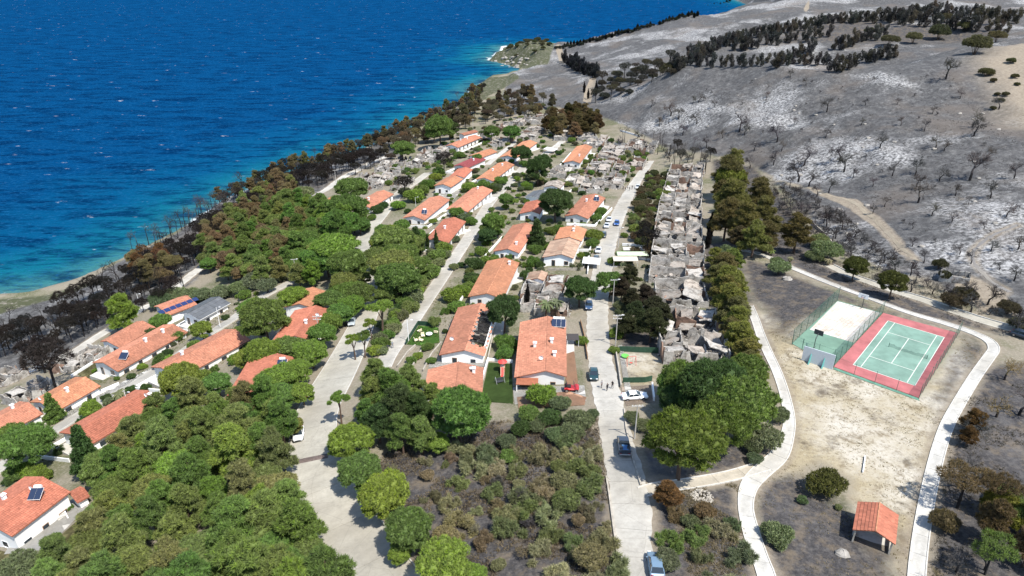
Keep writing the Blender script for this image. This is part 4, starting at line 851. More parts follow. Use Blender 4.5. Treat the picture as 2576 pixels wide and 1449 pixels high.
house((472,788),(551,746),3.4,4.2,SHEET,'white house under a smooth dark grey gable roof',eave=3.0,wins='fr',over=.7)
house((100,1012),(216,948),4,4.6,TILE3,'orange roofed house with white veranda beside grey ruins',chim=[(.0,1.2)],dishes=[(-.42,-.5)])
house((-45,1070),(72,1012),4,4.8,TILE,'terracotta roof reaching out of view past grey ruins',chim=[(.2,-1)],wins='r')
house((178,1092),(372,982),4.3,4.6,TILE2,'long red roofed white house behind the dark conifer',dishes=[(.43,1.5)],chim=[(.44,2)])
house((-45,1308),(108,1199),4.6,5.6,TILE2,'big red tiled house with outside stair and solar heater by the grove',eave=4.6,heat=[(.18,2.6,2)],chim=[(-.05,-1.5)],dishes=[(.25,1.2)],nwin=3)
house((178,1246),(212,1228),1.6,2,TILE2,'tiny red tiled outbuilding next to the grove',eave=2.0,wins='')
house((405,925),(592,828),4.2,5.2,TILE,'long terracotta roof half hidden by pines on the lower street',chim=[(-.2,-1)],dishes=[(-.35,2)])
house((741,845),(795,768),5.6,4.6,TILE2,'red roofed house under the pines beside the wide road',chim=[(-.1,.6)],dishes=[(.2,2)],wins='f')
house((752,764),(787,722),4.5,4,TILE3,'faded orange roof peeping between pines above the lower street',wins='')
house((645,985),(698,889),6.5,4.5,TILE2,'red roofed house with white solar tank framed by pines at the wide road',heat=[(.2,2.2,2)],dishes=[(-.2,.8)],wins='')
house((1168,881),(1209,762),5.4,4.2,TILE,'terracotta house with a charred hole burnt through its roof',hole=(-7.5,7.5,.3,3.9),dishes=[(-.25,-3.6)],wins='f',yard=False)
house((1147,972),(1154,910),6.0,4.8,TILE,'low terracotta roof with white chimney below the burnt roof',chim=[(.2,3.0)],dishes=[(.3,2.6)],wins='',yard=False)
mh = house((1373,933),(1378,795),6.0,4.0,TILE,'main terracotta house with solar heaters and porch facing the red vehicle',eave=2.9,chim=[(-.05,-2.4),(.0,1.0),(-.22,1.6)],heat=[(.36,2.4,3)],dishes=[(-.3,-1.0)],wins='rlp')
house((1225,738),(1270,648),5.0,4.2,TILE3,'orange two part roof above the burnt roof house',chim=[(.35,2)],wins='f')
house((1277,626),(1324,560),4.6,3.6,TILE,'terracotta house with white gable above an orange roof',chim=[(-.3,1.5)],wins='f')
house((1412,639),(1431,598),5.6,3.6,BSHEET,'white walled house end under a flat brown felt roof',wins='f')
house((1432,596),(1446,566),4.8,4.0,TILE3,'pale tiled roof joined behind the brown felt roof',chim=[(.0,.5),(.4,.2)],wins='')
house((1451,539),(1497,487),4.6,4.2,TILE,'terracotta house with solar heater beside the right street bend',heat=[(.25,2.2,2)],chim=[(.1,-.6)],wins='f')
house((1338,531),(1355,502),4.8,3.0,TILE2,'small red roofed white house under the tall round pine',wins='f')
house((1340,493),(1363,477),3.6,3.0,SHEET,'dark grey roofed hut behind the small red roofed house',wins='')
house((1095,600),(1142,546),3.8,4.4,TILE2,'red roofed house with white chimney beside the middle street',chim=[(-.05,.3)],wins='r')
house((1040,543),(1106,492),4.4,4.4,TILE,'terracotta house with two dark windows in its white gable',heat=[(-.3,2.2,2)],wins='f')
house((1148,522),(1214,468),4.4,4.6,TILE,'terracotta house with pale ridge lines facing the middle street',chim=[(.36,-.6)],wins='fr')
house((1114,463),(1146,442),4.4,3.8,TILE3,'orange roofed house with tall white gable above the two window house',wins='f',eave=3.4)
house((1150,441),(1172,420),4.0,3.4,TILE2,'red roof directly behind the tall white gable',wins='')
house((1218,447),(1274,406),4.2,4.2,TILE3,'orange roof dotted with vents between garden bushes',chim=[(-.1,-.3),(.25,.6)],wins='r')
house((1157,415),(1206,393),4.0,4.0,TILE4,'house with a maroon painted roof',chim=[(.1,1)],wins='f')
house((1192,390),(1236,374),3.4,4.0,TILE3,'orange roof just behind the maroon roof',wins='')
house((1277,391),(1334,352),4.4,4.2,TILE3,'orange roofed house behind a small round pine near the top ruins',wins='f')
house((1136,364),(1196,339),4.2,4.2,TILE,'farthest terracotta house with blue white walls near the shore wood',chim=[(.1,.6),(-.1,-.6)],wins='fr')
house((1160,336),(1196,327),2.5,2.5,TILE,'broken red roof fragment behind the farthest house',wins='')
house((1441,404),(1474,363),4.8,3.6,TILE3,'orange roofed house surrounded by rubble at the street top',chim=[(-.2,1.2)],wins='f')
house((907,513),(966,478),3.4,4.6,TILE,'terracotta house beside the upper bend of the wide road',chim=[(-.2,.4)],wins='fr')
house((822,507),(845,492),2.5,3,TILE3,'small orange roof corner beside the seaside track',wins='')
house((1389,466),(1403,452),4.2,3.4,RUIN_S,'roofless white gable house among grey rubble',wins='f')
house((1352,700),(1362,680),3.2,1.8,BSHEET,'small rusty brown lean-to roof among middle ruins',eave=2.2,wins='')
# porch and stair details of the main house
Lm = float(np.linalg.norm(atz(1373,933,40)[:2]-atz(1378,795,40)[:2]))
# field pavilion
hr_ = 2.4+2.5*.42; a, b, z = frame_of((2203,1336),(2213,1264), hr_); L = float(np.linalg.norm(b-a)); d = (b-a)/L; c = (a+b)/2; rz = math.atan2(-d[0], d[1])
pv = thing('pavilion', 'small open brick pavilion with red tiled gable roof on the field', 'pavilion', (c[0], c[1], z), rz)
for side in (-1, 1):
    V, F, T = tile_slope(L, 2.5, .42, hr_, side, None, .26, 77+side, .05, .36); r_ = obj('roof', np_mesh('roof', V, F, T, TILE2), pv); r_['kind'] = 'stuff'
    u = MB(); p = [(0,hr_-.03),(side*2.5,hr_-.03-2.5*.42),(side*2.5,hr_-.13-2.5*.42),(0,hr_-.13)]; p = p if side > 0 else p[::-1]; u.loft([[(x,-L/2+.02,zz) for x, zz in p], [(x,L/2-.02,zz) for x, zz in p]]).build('eaves_board', TRIM, r_)
    for y in (-L/2+.25, L/2-.25): MB().box((side*2.15-.1,y-.1,-.6),(side*2.15+.1,y+.1,2.33)).build('post', STONEW, pv)
    MB().box((side*2.12-.08,-L/2+.36,-.6),(side*2.12+.08,L/2-.36,.9)).build('side_wall', STONEW, pv)
k = MB(); [k.tube((0,-L/2+i*.42,hr_),(0,-L/2+i*.42+.44,hr_+.01),.12,.10,6,R.uniform(.9,1.3)) for i in range(int(L/.42))]; k.build('ridge_cap', TILE3, pv)
MB().box((-2.0,L/2-.33,-.6),(2.0,L/2-.18,2.35)).build('back_wall', M_plain('pavilion_wall', (.25,.22,.2), .3, 1), pv)
MB().box((-2.3,-L/2+.1,-.5),(2.3,L/2-.1,.12)).build('floor', PATIO, pv); MB().box((-1.4,.2,.12),(1.4,.9,.55)).build('bench', STONEW, pv)
# outside stair of the big red tiled house, main house porch
p0 = gnd(150,1290); st = thing('outside_stair', 'curving pale outside stair against the white wall of the big red tiled house', 'stairs', p0, .75)
for i in range(9): MB().box((-.6,-3.6+i*.42,-.5),(.6,-3.6+(i+1)*.42-.012,.22+i*.2)).build('step', PATIO, st)
MB().box((.605,-3.6,-.5),(.76,.18,1.0)).build('side_wall', WHITE, st)
# ------------------------------------------------------------------ burnt out houses
def jag_wall(par, p, q, h, mat, th=.24, lo=-.8, name='broken_wall'):
    p = np.array(p, float); q = np.array(q, float); L = np.linalg.norm(q-p)
    if L < .3: return
    d = (q-p)/L; n_ = np.array([-d[1], d[0]])*th/2; k = max(3, int(L/.55)); hs = [h*R.uniform(.62, 1.06) for _ in range(k+1)]
    for i in range(1, k): hs[i] = hs[i-1]*.55+hs[i]*.45
    if k > 5 and R.random() < .6: j = R.randint(1, k-3); hs[j] = hs[j+1] = h*R.uniform(.12,.35)
    rings = []
    for i in range(k+1):
        c = p+d*L*i/k; rings.append([(*(c-n_), lo), (*(c+n_), lo), (*(c+n_), hs[i]), (*(c-n_), hs[i])])
    MB().loft([r[::-1] for r in rings], True, R.uniform(.75, 1.15)).build(name, mat, par)
def slab_piece(par, x, y, z, sx, sy, tilt, mat, name='fallen_slab'):
    M_ = Matrix.Translation((x, y, z))@Matrix.Rotation(R.uniform(0, 6.28), 4, 'Z')@Matrix.Rotation(R.uniform(*tilt), 4, 'X')@Matrix.Rotation(R.gauss(0, .15), 4, 'Y'); k = R.randint(5, 8); poly = []
    for i in range(k):
        a = 2*math.pi*(i+R.uniform(-.25,.25))/k; poly.append((sx*.55*max(-1, min(1, math.cos(a)*1.3)), sy*.55*max(-1, min(1, math.sin(a)*1.3))))
    top = [tuple(M_@Vector((*p, .07))) for p in poly]; bot = [tuple(M_@Vector((*p, -.07))) for p in poly]; MB().loft([bot, top], True, R.uniform(.7, 1.2)).build(name, mat, par)
CHUNK = []
def ruin(near, far, wl, wr, label, h=2.4, nslab=12, group='burnt out houses', brick=.12, white=1.0, hr=2.0):
    a, b, z = frame_of(near, far, hr); L = float(np.linalg.norm(b-a)); d = (b-a)/L; rz = math.atan2(-d[0], d[1]); c = (a+b)/2; n_ = np.array([d[1], -d[0]])
    t = thing('burnt_house', label, 'ruin', (c[0], c[1], z), rz, group); FOOT.append([tuple(c-d*L/2-n_*wl), tuple(c-d*L/2+n_*wr), tuple(c+d*L/2+n_*wr), tuple(c+d*L/2-n_*wl)])
    mt = lambda: RUIN_B if R.random() < brick else RUIN_W
    ys = list(np.linspace(-L/2, L/2, max(2, int(L/4.5))+1)); xs = list(np.linspace(-wl, wr, max(2, int((wl+wr)/4.2))+1))
    def slope(x, y): return hz(*(c+d*y+n_*x))-z
    for i, y in enumerate(ys):
        for x0, x1 in zip(xs[:-1], xs[1:]):
            if i in (0, len(ys)-1) or R.random() < .7: jag_wall(t, (x0+.02, y), (x1-.02, y), (h*R.uniform(.8,1.25))+max(0, slope((x0+x1)/2, y)), mt(), .24, slope(x0, y)-1.2)
    for i, x in enumerate(xs):
        for y0, y1 in zip(ys[:-1], ys[1:]):
            if i in (0, len(xs)-1) or R.random() < .55: jag_wall(t, (x, y0+.14), (x, y1-.14), (h*R.uniform(.75,1.15))+max(0, slope(x, (y0+y1)/2)), mt(), .22, slope(x, y0)-1.2)
    for y0, y1 in zip(ys[:-1], ys[1:]):
        for x0, x1 in zip(xs[:-1], xs[1:]):
            if R.random() < .62:                                # the room kept a cracked, sagging roof plate
                cx_, cy_ = (x0+x1)/2, (y0+y1)/2; hw_, hd_ = (x1-x0)/2*R.uniform(.8,1.08), (y1-y0)/2*R.uniform(.75,1.08); zz_ = slope(cx_, cy_)+h*R.uniform(.62,1.02)
                M_ = Matrix.Translation((cx_, cy_, zz_))@Matrix.Rotation(R.gauss(0,.2),4,'X')@Matrix.Rotation(R.gauss(.0,.2),4,'Y')@Matrix.Rotation(R.gauss(0,.12),4,'Z'); po = []
                for ex, ey in ((-1,-1),(0,-1),(1,-1),(1,0),(1,1),(0,1),(-1,1),(-1,0)): po.append((ex*hw_*R.uniform(.5,1.05), ey*hd_*R.uniform(.5,1.05)))
                slab_piece(t, cx_+R.uniform(-1.2,1.2), cy_+R.uniform(-1.2,1.2), zz_-R.uniform(.2,1.1), R.uniform(1,2.4), R.uniform(.8,1.6), (-.5,.5), R.choice([RUIN_S, RUIN_B, RUIN_W]))
                MB().loft([[tuple(M_@Vector((*p, -.08))) for p in po], [tuple(M_@Vector((*p, .08))) for p in po]], True, R.uniform(.7,1.15)).build('roof_plate', RUIN_S if R.random() < .6 else RUIN_W, t)
            else:
                for _ in range(3):
                    x, y = R.uniform(x0+.5, x1-.5), R.uniform(y0+.5, y1-.5); slab_piece(t, x, y, slope(x, y)+R.uniform(.3, h*.5), R.uniform(.8,2.0), R.uniform(.7,1.5), (-.4,.4), R.choice([RUIN_S, RUIN_W, RUIN_B]))
    for i in range(max(4, nslab//2)):
        x, y = R.uniform(-wl*.8, wr*.8), R.uniform(-L*.45, L*.45); aa = R.uniform(0, 6.28); l = R.uniform(1.5,3.5); z0 = slope(x, y)
        MB().tube((x, y, z0+.2), (x+l*math.cos(aa), y+l*math.sin(aa), z0+R.uniform(.3,2.2)), .08, .07, 4).build('charred_beam', CHAR, t)
    rb = MB()
    for i in range(int(16*L*(wl+wr)/10)):
        x, y = R.uniform(-wl-.8, wr+.8), R.uniform(-L/2-.8, L/2+.8); s = R.uniform(.06,.26); M_ = Matrix.Translation((x, y, slope(x, y)+s*.25+R.uniform(0,.3)))@Matrix.Rotation(R.uniform(0,6.28),4,Vector((R.uniform(-1,1),R.uniform(-1,1),R.uniform(.2,1))).normalized())
        rb.box((-s*R.uniform(.6,1.4),-s*.8,-s*.5),(s*R.uniform(.6,1.4),s,s*.5),M_,R.uniform(.6,1.25))
    r_ = rb.build('rubble', RUIN_W, t); r_['kind'] = 'stuff'
    fl = MB(); fl.add([(x, y, slope(x, y)+.12) for y in np.linspace(-L/2, L/2, 6) for x in np.linspace(-wl, wr, 6)], [(i*6+j, i*6+j+1, (i+1)*6+j+1, (i+1)*6+j) for i in range(5) for j in range(5)]); fl.build('scorched_floor', ASHF, t)
    return t
def M_ashf():
    n = NT('ash_floor'); f = n.noise(.9, 6, .75); return n.done(n.ramp(f, [(.3, (.02,.018,.017)), (.5, (.11,.10,.09)), (.68, (.34,.31,.28))]), .95, .1)
ASHF = M_ashf()
TR = [((1728,448),(1737,414),7.2,5.6,'topmost burnt house of the long ruined terrace'), ((1722,484),(1730,450),7.2,5.6,'second burnt house of the long ruined terrace counted from its top end'), ((1716,522),(1723,487),7.2,5.8,'third burnt house of the long ruined terrace counted from its top end'), ((1711,562),(1717,525),7.0,6,'fourth burnt house of the long ruined terrace counted from its top end'), ((1708,604),(1712,565),6.6,6,'burnt terrace house beside the charred cypress'),
      ((1706,648),(1709,608),6.4,6.2,'burnt terrace house with tan fallen slabs above the pale awnings'), ((1704,700),(1707,652),6.2,6.0,'burnt terrace house with white curved wall beside the pale awnings'), ((1722,762),(1712,704),5.4,5.0,'burnt terrace house with reddish rooms behind black trunks'),
      ((1742,838),(1735,778),6.4,5.0,'lowest burnt house with pale flat slabs beside the dark pines'), ((1770,898),(1752,842),6.6,4.6,'collapsed burnt house end at the dark pine clump')]
for nr_, fr_, wl, wr, lb in TR: ruin(nr_, fr_, wl*1.18, wr*1.12, lb, R.uniform(2.4,3.2), 22, 'burnt terrace houses')
for nr_, fr_, wl, wr, lb in [((1362,742),(1380,690),5.5,5.5,'burnt house between the orange roofs and the right street'), ((1385,780),(1392,748),4,4,'burnt house corner beside the charred narrow cypress'), ((1345,770),(1352,740),3.5,3,'low burnt brick room beside the burnt roof house'),
    ((1350,305),(1378,284),6,6,'burnt house at the shore wood end of the village'), ((1300,308),(1335,292),4.5,4.5,'burnt house with red tile scraps near the shore wood'), ((1325,345),(1352,318),5.5,5,'burnt house below the brown clump'), ((1245,362),(1275,345),4.5,4.5,'burnt white house between two round pines'),
    ((1530,398),(1555,362),6,5.5,'burnt house at the top of the right street'), ((1500,430),(1520,402),5.5,5,'burnt house below the street top ruins'), ((1535,468),(1552,435),5,4.5,'burnt house on the left side of the right street'), ((1400,440),(1422,418),4.5,4.5,'burnt house behind the roofless white gable'), ((1485,478),(1500,450),5,5,'burnt house above the solar heater house by the street bend'), ((1590,372),(1602,352),4,4,'burnt house below the black trees at the street top'), ((1600,420),(1612,395),3,3,'small burnt hut by the right street top'),((1490,362),(1512,345),5,5,'burnt white house by the brown clump'),
    ((935,470),(965,438),4.5,4.5,'burnt house below the black crowned pine'), ((980,440),(1000,420),4,4,'burnt house along the seaside track lane'), ((960,425),(985,403),4,4,'burnt hut next to the seaside track'), ((1000,470),(1025,445),3.5,3.5,'burnt shed beside the black round tree'), ((1085,405),(1110,380),4.5,4.5,'burnt house with brown roof sheet near the farthest house'), ((1060,395),(1085,372),3.5,3.5,'burnt hut in front of the tall green pine'), ((1105,385),(1125,362),3.5,3.5,'burnt hut below the farthest terracotta house'),
    ((1395,300),(1412,286),4,4,'burnt house at the shore wood corner above the brown clump'), ((1262,322),(1285,306),4,4,'burnt house behind the pair of round pines'), ((1470,345),(1482,334),4,4,'small burnt shell beside the brown clump'), ((1560,430),(1572,408),4,4,'burnt shell on the left kerb of the right street top'), ((1445,460),(1460,440),4.5,4,'burnt shell between roofless gable and street'), ((1215,345),(1240,330),4,4,'burnt shell next to the farthest terracotta house'), ((1410,345),(1435,330),4,4,'burnt shell at the near foot of the brown clump'), ((1040,415),(1062,398),4,4,'burnt shell behind the black round tree'), ((900,455),(925,435),4,4,'burnt shell on the seaside track verge'), ((1625,375),(1640,360),3.5,3.5,'burnt hut under the black trees at the street top'), ((1000,410),(1022,394),3.5,3.5,'burnt shell behind the tall green pine'),
    ((30,1005),(120,955),4,4,'long burnt house behind the orange veranda house'), ((150,925),(205,890),4,4,'burnt house between small lawn and seaside track'), ((205,905),(250,872),3.6,3.6,'burnt house end touching the low terracotta house'), ((-20,960),(40,925),4,4,'burnt house at the village edge below the black crown')]:
    ruin(nr_, fr_, wl, wr, lb, 2.5, 14)

for t, lb, wx0, wx1, wy in YARDS:
    if len(lb.split()) > 11 or lb.startswith('tiny') or lb.startswith('small') or 'main' in lb: continue
    M_ = Matrix.Translation(t.location)@Matrix.Rotation(t.rotation_euler.z, 4, 'Z'); sgn = R.choice((-1, 1)); x1 = (wx1+R.uniform(3,4.2)) if sgn > 0 else (wx0-R.uniform(2.5,3.5)); pts = []
    for a, b in (((wx0*.6*sgn, -wy-R.uniform(3,4.5)), (x1, -wy-R.uniform(3,4.5))), ((x1, -wy-3.5), (x1, wy*.8))):
        for k in range(6): f = k/5; pts.append(M_@Vector((a[0]+(b[0]-a[0])*f, a[1]+(b[1]-a[1])*f, 0)))
    P2 = [np.array([p.x, p.y]) for p in pts]
    if any(on_road(p, .2) for p in P2) or any(in_poly(np.array(P2), f).any() for f in FOOT): 
        P2 = P2[6:]
        if any(on_road(p, .2) for p in P2) or any(in_poly(np.array(P2), f).any() for f in FOOT): continue
    P2 = [p for i, p in enumerate(P2) if i == 0 or np.linalg.norm(p-P2[i-1]) > .3]
    if len(P2) < 3: continue
    o_ = np.array([*P2[0], hz(*P2[0])]); d = np.gradient(np.array(P2), axis=0); d /= np.linalg.norm(d, axis=1)[:, None]+1e-9; rings = []
    for p, q in zip(P2, d):
        n_ = np.array([-q[1], q[0]])*.11; z = hz(*p); rings.append([tuple(np.array([*(p-n_), z-.6])-o_), tuple(np.array([*(p-n_), z+.85])-o_), tuple(np.array([*(p+n_), z+.85])-o_), tuple(np.array([*(p+n_), z-.6])-o_)])
    tag(MB().loft(rings).build('yard_wall', PLASTER if R.random() < .6 else STONEW, None, o_), 'yard wall before the '+lb, 'wall')
# ------------------------------------------------------------------ where the plants stand
trees('pine', [LIME,LIME,GREEN], 'lime green umbrella pine beside the kerb of the wide road', 'umbrella pines along the wide road', [(905,1172,125),(965,1232,140),(1025,1322,140),(1112,1412,165),(1190,1530,170),(880,1105,115),(1005,1390,60),(1180,1449,90)])
trees('tallpine', [LIME,GREEN], 'slender small pine with bare leaning trunk at the wide road edge', 'slender pines at the wide road edge', [(888,848,48),(912,840,50),(931,807,46),(955,765,66),(850,1000,60)], 1.15)
trees('pine', [GREEN,LIME,GREEN,OLIVE], 'green umbrella pine in the belt shading the wide road', 'umbrella pines over the wide road', [(841,619,120),(874,660,105),(822,648,90),(988,600,110),(1010,640,100),(985,660,125),(1000,690,120),(950,640,70),(911,693,52),(968,733,66),(908,735,80),(864,706,80),(831,753,85),(884,763,72),(858,785,66),(831,805,66),(872,720,70),(845,735,60),(905,560,55),(960,610,60),(1040,610,70),(1040,660,80)])
trees('pine', [LIME,GREEN], 'domed green pine among the red roofs by the lower street', 'domed pines by the lower street', [(662,790,135),(640,770,80),(735,742,82),(505,823,62),(661,880,105),(620,895,70),(726,868,80),(781,880,92),(811,838,75),(746,930,80),(705,945,90),(700,990,90),(760,985,70),(450,948,118),(500,955,80),(545,960,80),(60,1108,150),(30,1090,80),(690,1060,80)])
trees('ipine', [GREEN,GREEN,LIME], 'dense round pine next to the seaside track', 'pines next to the seaside track', [(305,778,90)], .85)
trees('cone', [DARK], 'dark bluish conifer cone against the white gabled house', 'dark garden conifers', [(207,1128,92)], 1.1)
trees('cone', [GREEN], 'small bright green conifer in front of a long tiled roof', None, [(130,1025,46)])
trees('shrub', [GREEN,LIME,DARK], 'leafy green garden bush beside the lower row of houses', 'garden bushes of the lower row', [(228,1025,55),(245,1040,40),(400,806,62),(380,835,35),(410,795,45),(445,845,45),(430,910,52),(405,905,50),(420,885,30),(265,1000,30),(35,1190,55),(90,1195,75),(60,1180,60),(120,1190,30),(20,1210,30),(170,1275,28),(130,1365,60),(155,1385,40),(365,975,35),(330,945,26),(480,790,36),(550,850,30),(565,840,26),(490,865,40),(600,830,40),(590,900,45),(660,835,30),(615,740,40)])
trees('palm', [SAGE], 'fan palm on the pale patio between tiled houses', None, [(293,978,52)])
trees('palm', [OLIVE,SAGE], 'palm with drooping fronds behind the main house roof', 'palms behind the main house', [(1375,768,50),(1400,765,42)])
trees('palm', [TAN,OLIVE], 'small scorched palm beside the curving path', 'small palms by the path', [(1943,622,26),(2088,645,0.1+28),(1990,640,26)])
trees('olive', [GREYG,SAGE], 'grey green olive tree on the dry lawn corner by the white house', None, [(45,1425,120)])
# big grove bottom left
GL = {'pine': 'pine in the grove left of the wide road', 'ipine': 'ragged pine in the grove left of the wide road'}
GG = {'pine': 'round pines of the foreground grove', 'ipine': 'ragged pines of the foreground grove'}
scatter(['ipine','pine','ipine'], [GREEN,OLIVE,OLIVE,GREEN,OLIVE,GREEN,(.165,.172,.068),LIME], GL, GG, [(345,1030),(480,990),(600,1010),(690,1010),(738,1100),(738,1200),(770,1300),(822,1340),(850,1440),(950,1690),(40,1690),(110,1449),(205,1335),(235,1240),(222,1190),(280,1120)], 3.9, (2.3,3.5), 4.5, 1.0)
# grove between the seaside track and the wide road
scatter(['ipine','pine'], [OLIVE,OLIVE,(.17,.16,.07),BROWN,GREEN], 'half scorched pine of the middle grove', 'scorched grove pines', [(545,560),(620,530),(700,520),(760,560),(740,640),(690,690),(600,680),(520,660),(500,620)], 4.4, (2.6,3.8), 4.5)
scatter(['pine','ipine','pine'], [GREEN,LIME,GREEN,OLIVE], 'healthy pine of the middle grove', 'green grove pines', [(690,505),(760,490),(830,520),(900,560),(905,585),(800,600),(790,690),(700,700),(735,640),(755,560)], 4.6, (2.6,3.9), 4.5)
trees('pine', [GREEN,GREEN,DARK], 'tall round green pine standing among roofs near the seaside', 'round pines near the seaside roofs', [(885,465,78),(870,518,100),(855,550,90),(705,507,56),(1013,367,62),(1105,314,90),(1090,325,50),(1130,318,50)], 1.1)
trees('olive', [GREYG,GREEN,SAGE], 'grey green bushy tree at the grove edge by the lower street', 'bushy trees by the lower street', [(640,700,70),(670,715,60),(600,720,60),(560,730,60),(700,690,50),(740,690,40),(620,660,60),(470,740,70),(510,735,60),(430,735,50),(400,750,70),(760,480,60),(730,470,50)])
# scorched belt along the shore
scatter(['char','spindly','char'], [BLACKB,BLACKB,BLK], 'burnt pine in the belt along the shore', 'burnt pines along the shore', [(-40,800),(100,775),(200,715),(330,655),(440,600),(540,530),(600,500),(690,450),(800,405),(940,370),(960,385),(900,410),(760,455),(690,500),(580,560),(480,650),(420,720),(330,760),(260,800),(150,830),(-40,860)], 3.7, (2.0,3.2), 6, 1.0, maxn=240)
scatter(['ipine','char'], [BROWN,RUST,BROWN], 'scorched pine standing in the burnt shore belt', 'brown pines of the shore belt', [(325,640),(400,625),(450,660),(420,700),(350,690)], 4, (2.4,3.4), 5)
scatter(['ipine'], [BROWN,BROWN,OLIVE], 'scorched pine on the seaward grove edge', 'tan pines on the grove edge', [(520,575),(580,540),(640,500),(700,445),(745,460),(720,500),(650,540),(580,600),(540,640),(500,620)], 4.5, (2.6,3.6), 5)
trees('pine', [(.16,.165,.05)], 'yellowed pine leaning over the white car by the wide road', None, [(738,1068,58)])
trees('char', [BLACKB], 'big black burnt pine crown above the grey lane of ruins', 'big black burnt pines', [(110,895,120),(90,870,90),(1015,455,52),(1115,395,52),(915,385,46),(880,395,40)], .95)
scatter(['olive','char','ipine'], [(.10,.085,.055),(.13,.12,.07),(.085,.07,.05),BROWN], {'olive': 'tree in the wood above the bay', 'char': 'burnt tree in the wood above the bay', 'ipine': 'pine in the wood above the bay'}, {'olive': 'olive trees above the bay', 'char': 'blackened trees above the bay', 'ipine': 'pines above the bay'}, [(950,360),(1050,315),(1130,285),(1200,262),(1290,225),(1330,230),(1390,255),(1420,270),(1340,280),(1240,290),(1180,305),(1120,330),(1040,355),(980,385)], 4.8, (2.2,3.8), 4.5, maxn=130)
scatter(['ipine'], [(.10,.075,.035),(.085,.07,.03),BROWN], 'scorched tree in the clump behind the top ruins', 'brown clump behind the ruins', [(1370,315),(1400,288),(1440,276),(1490,290),(1510,318),(1480,332),(1410,332)], 5.2, (2.8,4.0), 5)
trees('pine', [GREEN,DARK], 'round dark green pine among ruins at the far end of the village', 'round pines at the village end', [(1237,330,46),(1287,330,50),(1310,380,56)])
trees('pine', [DARK], 'very dark pine shading the middle street end', 'dark pines of the middle street', [(1352,420,72),(1365,400,50),(1268,772,105)],1.15)
trees('pine', [GREEN,GREEN,DARK], 'round green pine between houses of the upper rows', 'round pines between houses', [(1398,502,88),(1240,556,72),(1230,575,50),(1275,500,42),(1460,722,84),(1535,700,80),(1200,395,30),(1225,585,50)], 1.1)
trees('shrub', [GREEN,GREEN,LIME,DARK,GREYG], 'leafy garden bush between the white houses of the village', 'garden bushes of the village', [(1495,588,52),(1490,610,40),(1510,530,40),(1500,545,35),(1275,860,66),(1270,885,55),(1185,695,44),(1160,730,50),(1135,740,60),(1150,770,50),(1180,720,40),(1210,630,40),(1195,660,50),(1220,600,36),(1245,655,36),(1340,580,46),(1350,600,36),(1385,578,36),(1405,575,36),(1340,655,46),(1345,625,40),(1325,690,40),(1480,505,30),(1250,470,36),(1265,455,30),(1180,468,44),(1215,462,40),(1235,475,40),(1250,452,30),(1320,410,30),(1300,440,26),(1105,430,40),(1095,445,36),(1080,460,46),(1060,475,50),(1040,490,56),(1020,480,40),(1000,515,40),(1150,530,44),(1170,545,40),(1185,555,36),(1160,560,30),(1060,540,30),(960,575,40),(950,600,36),(1080,600,46),(1050,590,50),(1010,565,46),(985,575,40),(1100,640,50),(1115,620,46),(1085,680,56),(1060,700,40),(1040,735,56),(1020,760,50),(1050,730,40),(1000,790,50),(985,815,56),(960,860,50),(945,880,46),(1005,775,40),(975,840,40),(1090,385,24),(1155,388,30),(1130,405,24),(1400,650,30),(1360,665,30),(1470,660,26),(1475,640,24),(1150,800,24),(1075,870,36),(1050,895,30),(1085,905,30),(1035,905,30),(1465,855,38),(1545,880,30),(1550,835,46),(1560,770,40),(1565,640,36),(1545,655,36),(1600,560,24),(1570,590,24),(1340,440,40),(1325,465,36),(1380,620,26),(920,575,30),(870,575,60),(905,540,40),(950,525,36),(965,515,30),(935,545,30)])
trees('shrub', [GREYG,SAGE,OLIVE], 'grey green oleander hedge bush beside the middle street', 'oleander bushes by the middle street', [(1075,680,36),(1040,745,56),(1030,770,50),(1010,790,46),(990,825,46),(1105,660,40),(1120,640,36),(1145,600,30),(960,880,40),(1140,670,30)])
trees('cone', [DARK], 'dark conifer between tiled roofs of the middle rows', 'conifers between roofs', [(1350,585,44),(1046,602,46)], 1.0)
trees('cypress', [DARK], 'narrow dark cypress by the low orange roof', 'narrow cypresses', [(1097,603,14),(1075,605,12)], 1.1)
trees('cypress', [BLK], 'narrow charred cypress beside the roofless ruins', 'charred cypresses', [(1327,738,14),(1788,570,18),(1783,600,14),(1500,222,9),(1470,220,7),(1480,235,7)], 1.2)
# centre foreground
trees('ipine', [GREEN,DARK,GREEN,OLIVE], 'tall dark pine in the clump before the burnt roof house', 'dark pines of the central clump', [(945,935,95),(985,970,110),(940,985,90),(1030,960,95),(1000,1020,120),(950,1050,100),(1050,1030,110),(1060,1085,90),(1010,1080,95),(1085,1000,80),(920,1030,70)], .9)
trees('pine', [GREEN], 'large round bright green pine before the low tiled roof', None, [(1157,1025,172)], 1.1)
trees('pine', [LIME], 'low bushy lime green pine by the lawn wall', 'low pines by the lawn', [(870,1095,90),(1100,1110,70),(1210,1010,50)], .9)
trees('shrub', [LIME], 'upright bright green bush in front of the main house porch', None, [(1363,992,74)], 1.2)
trees('olive', [GREYG,GREEN,GREYG,DARK], 'grey green bush on the slope below the main house', 'grey green bushes below the main house', [(1330,1035,70),(1410,1010,60),(1385,1045,70),(1460,1050,80),(1440,1080,70),(1310,1075,60),(1275,1105,60),(1400,1090,60),(1490,1040,40),(1350,1070,50),(1280,1145,55)], .95)
SL = 'singed shrub on the slope between two roads'; SGp = 'singed shrubs between the roads'
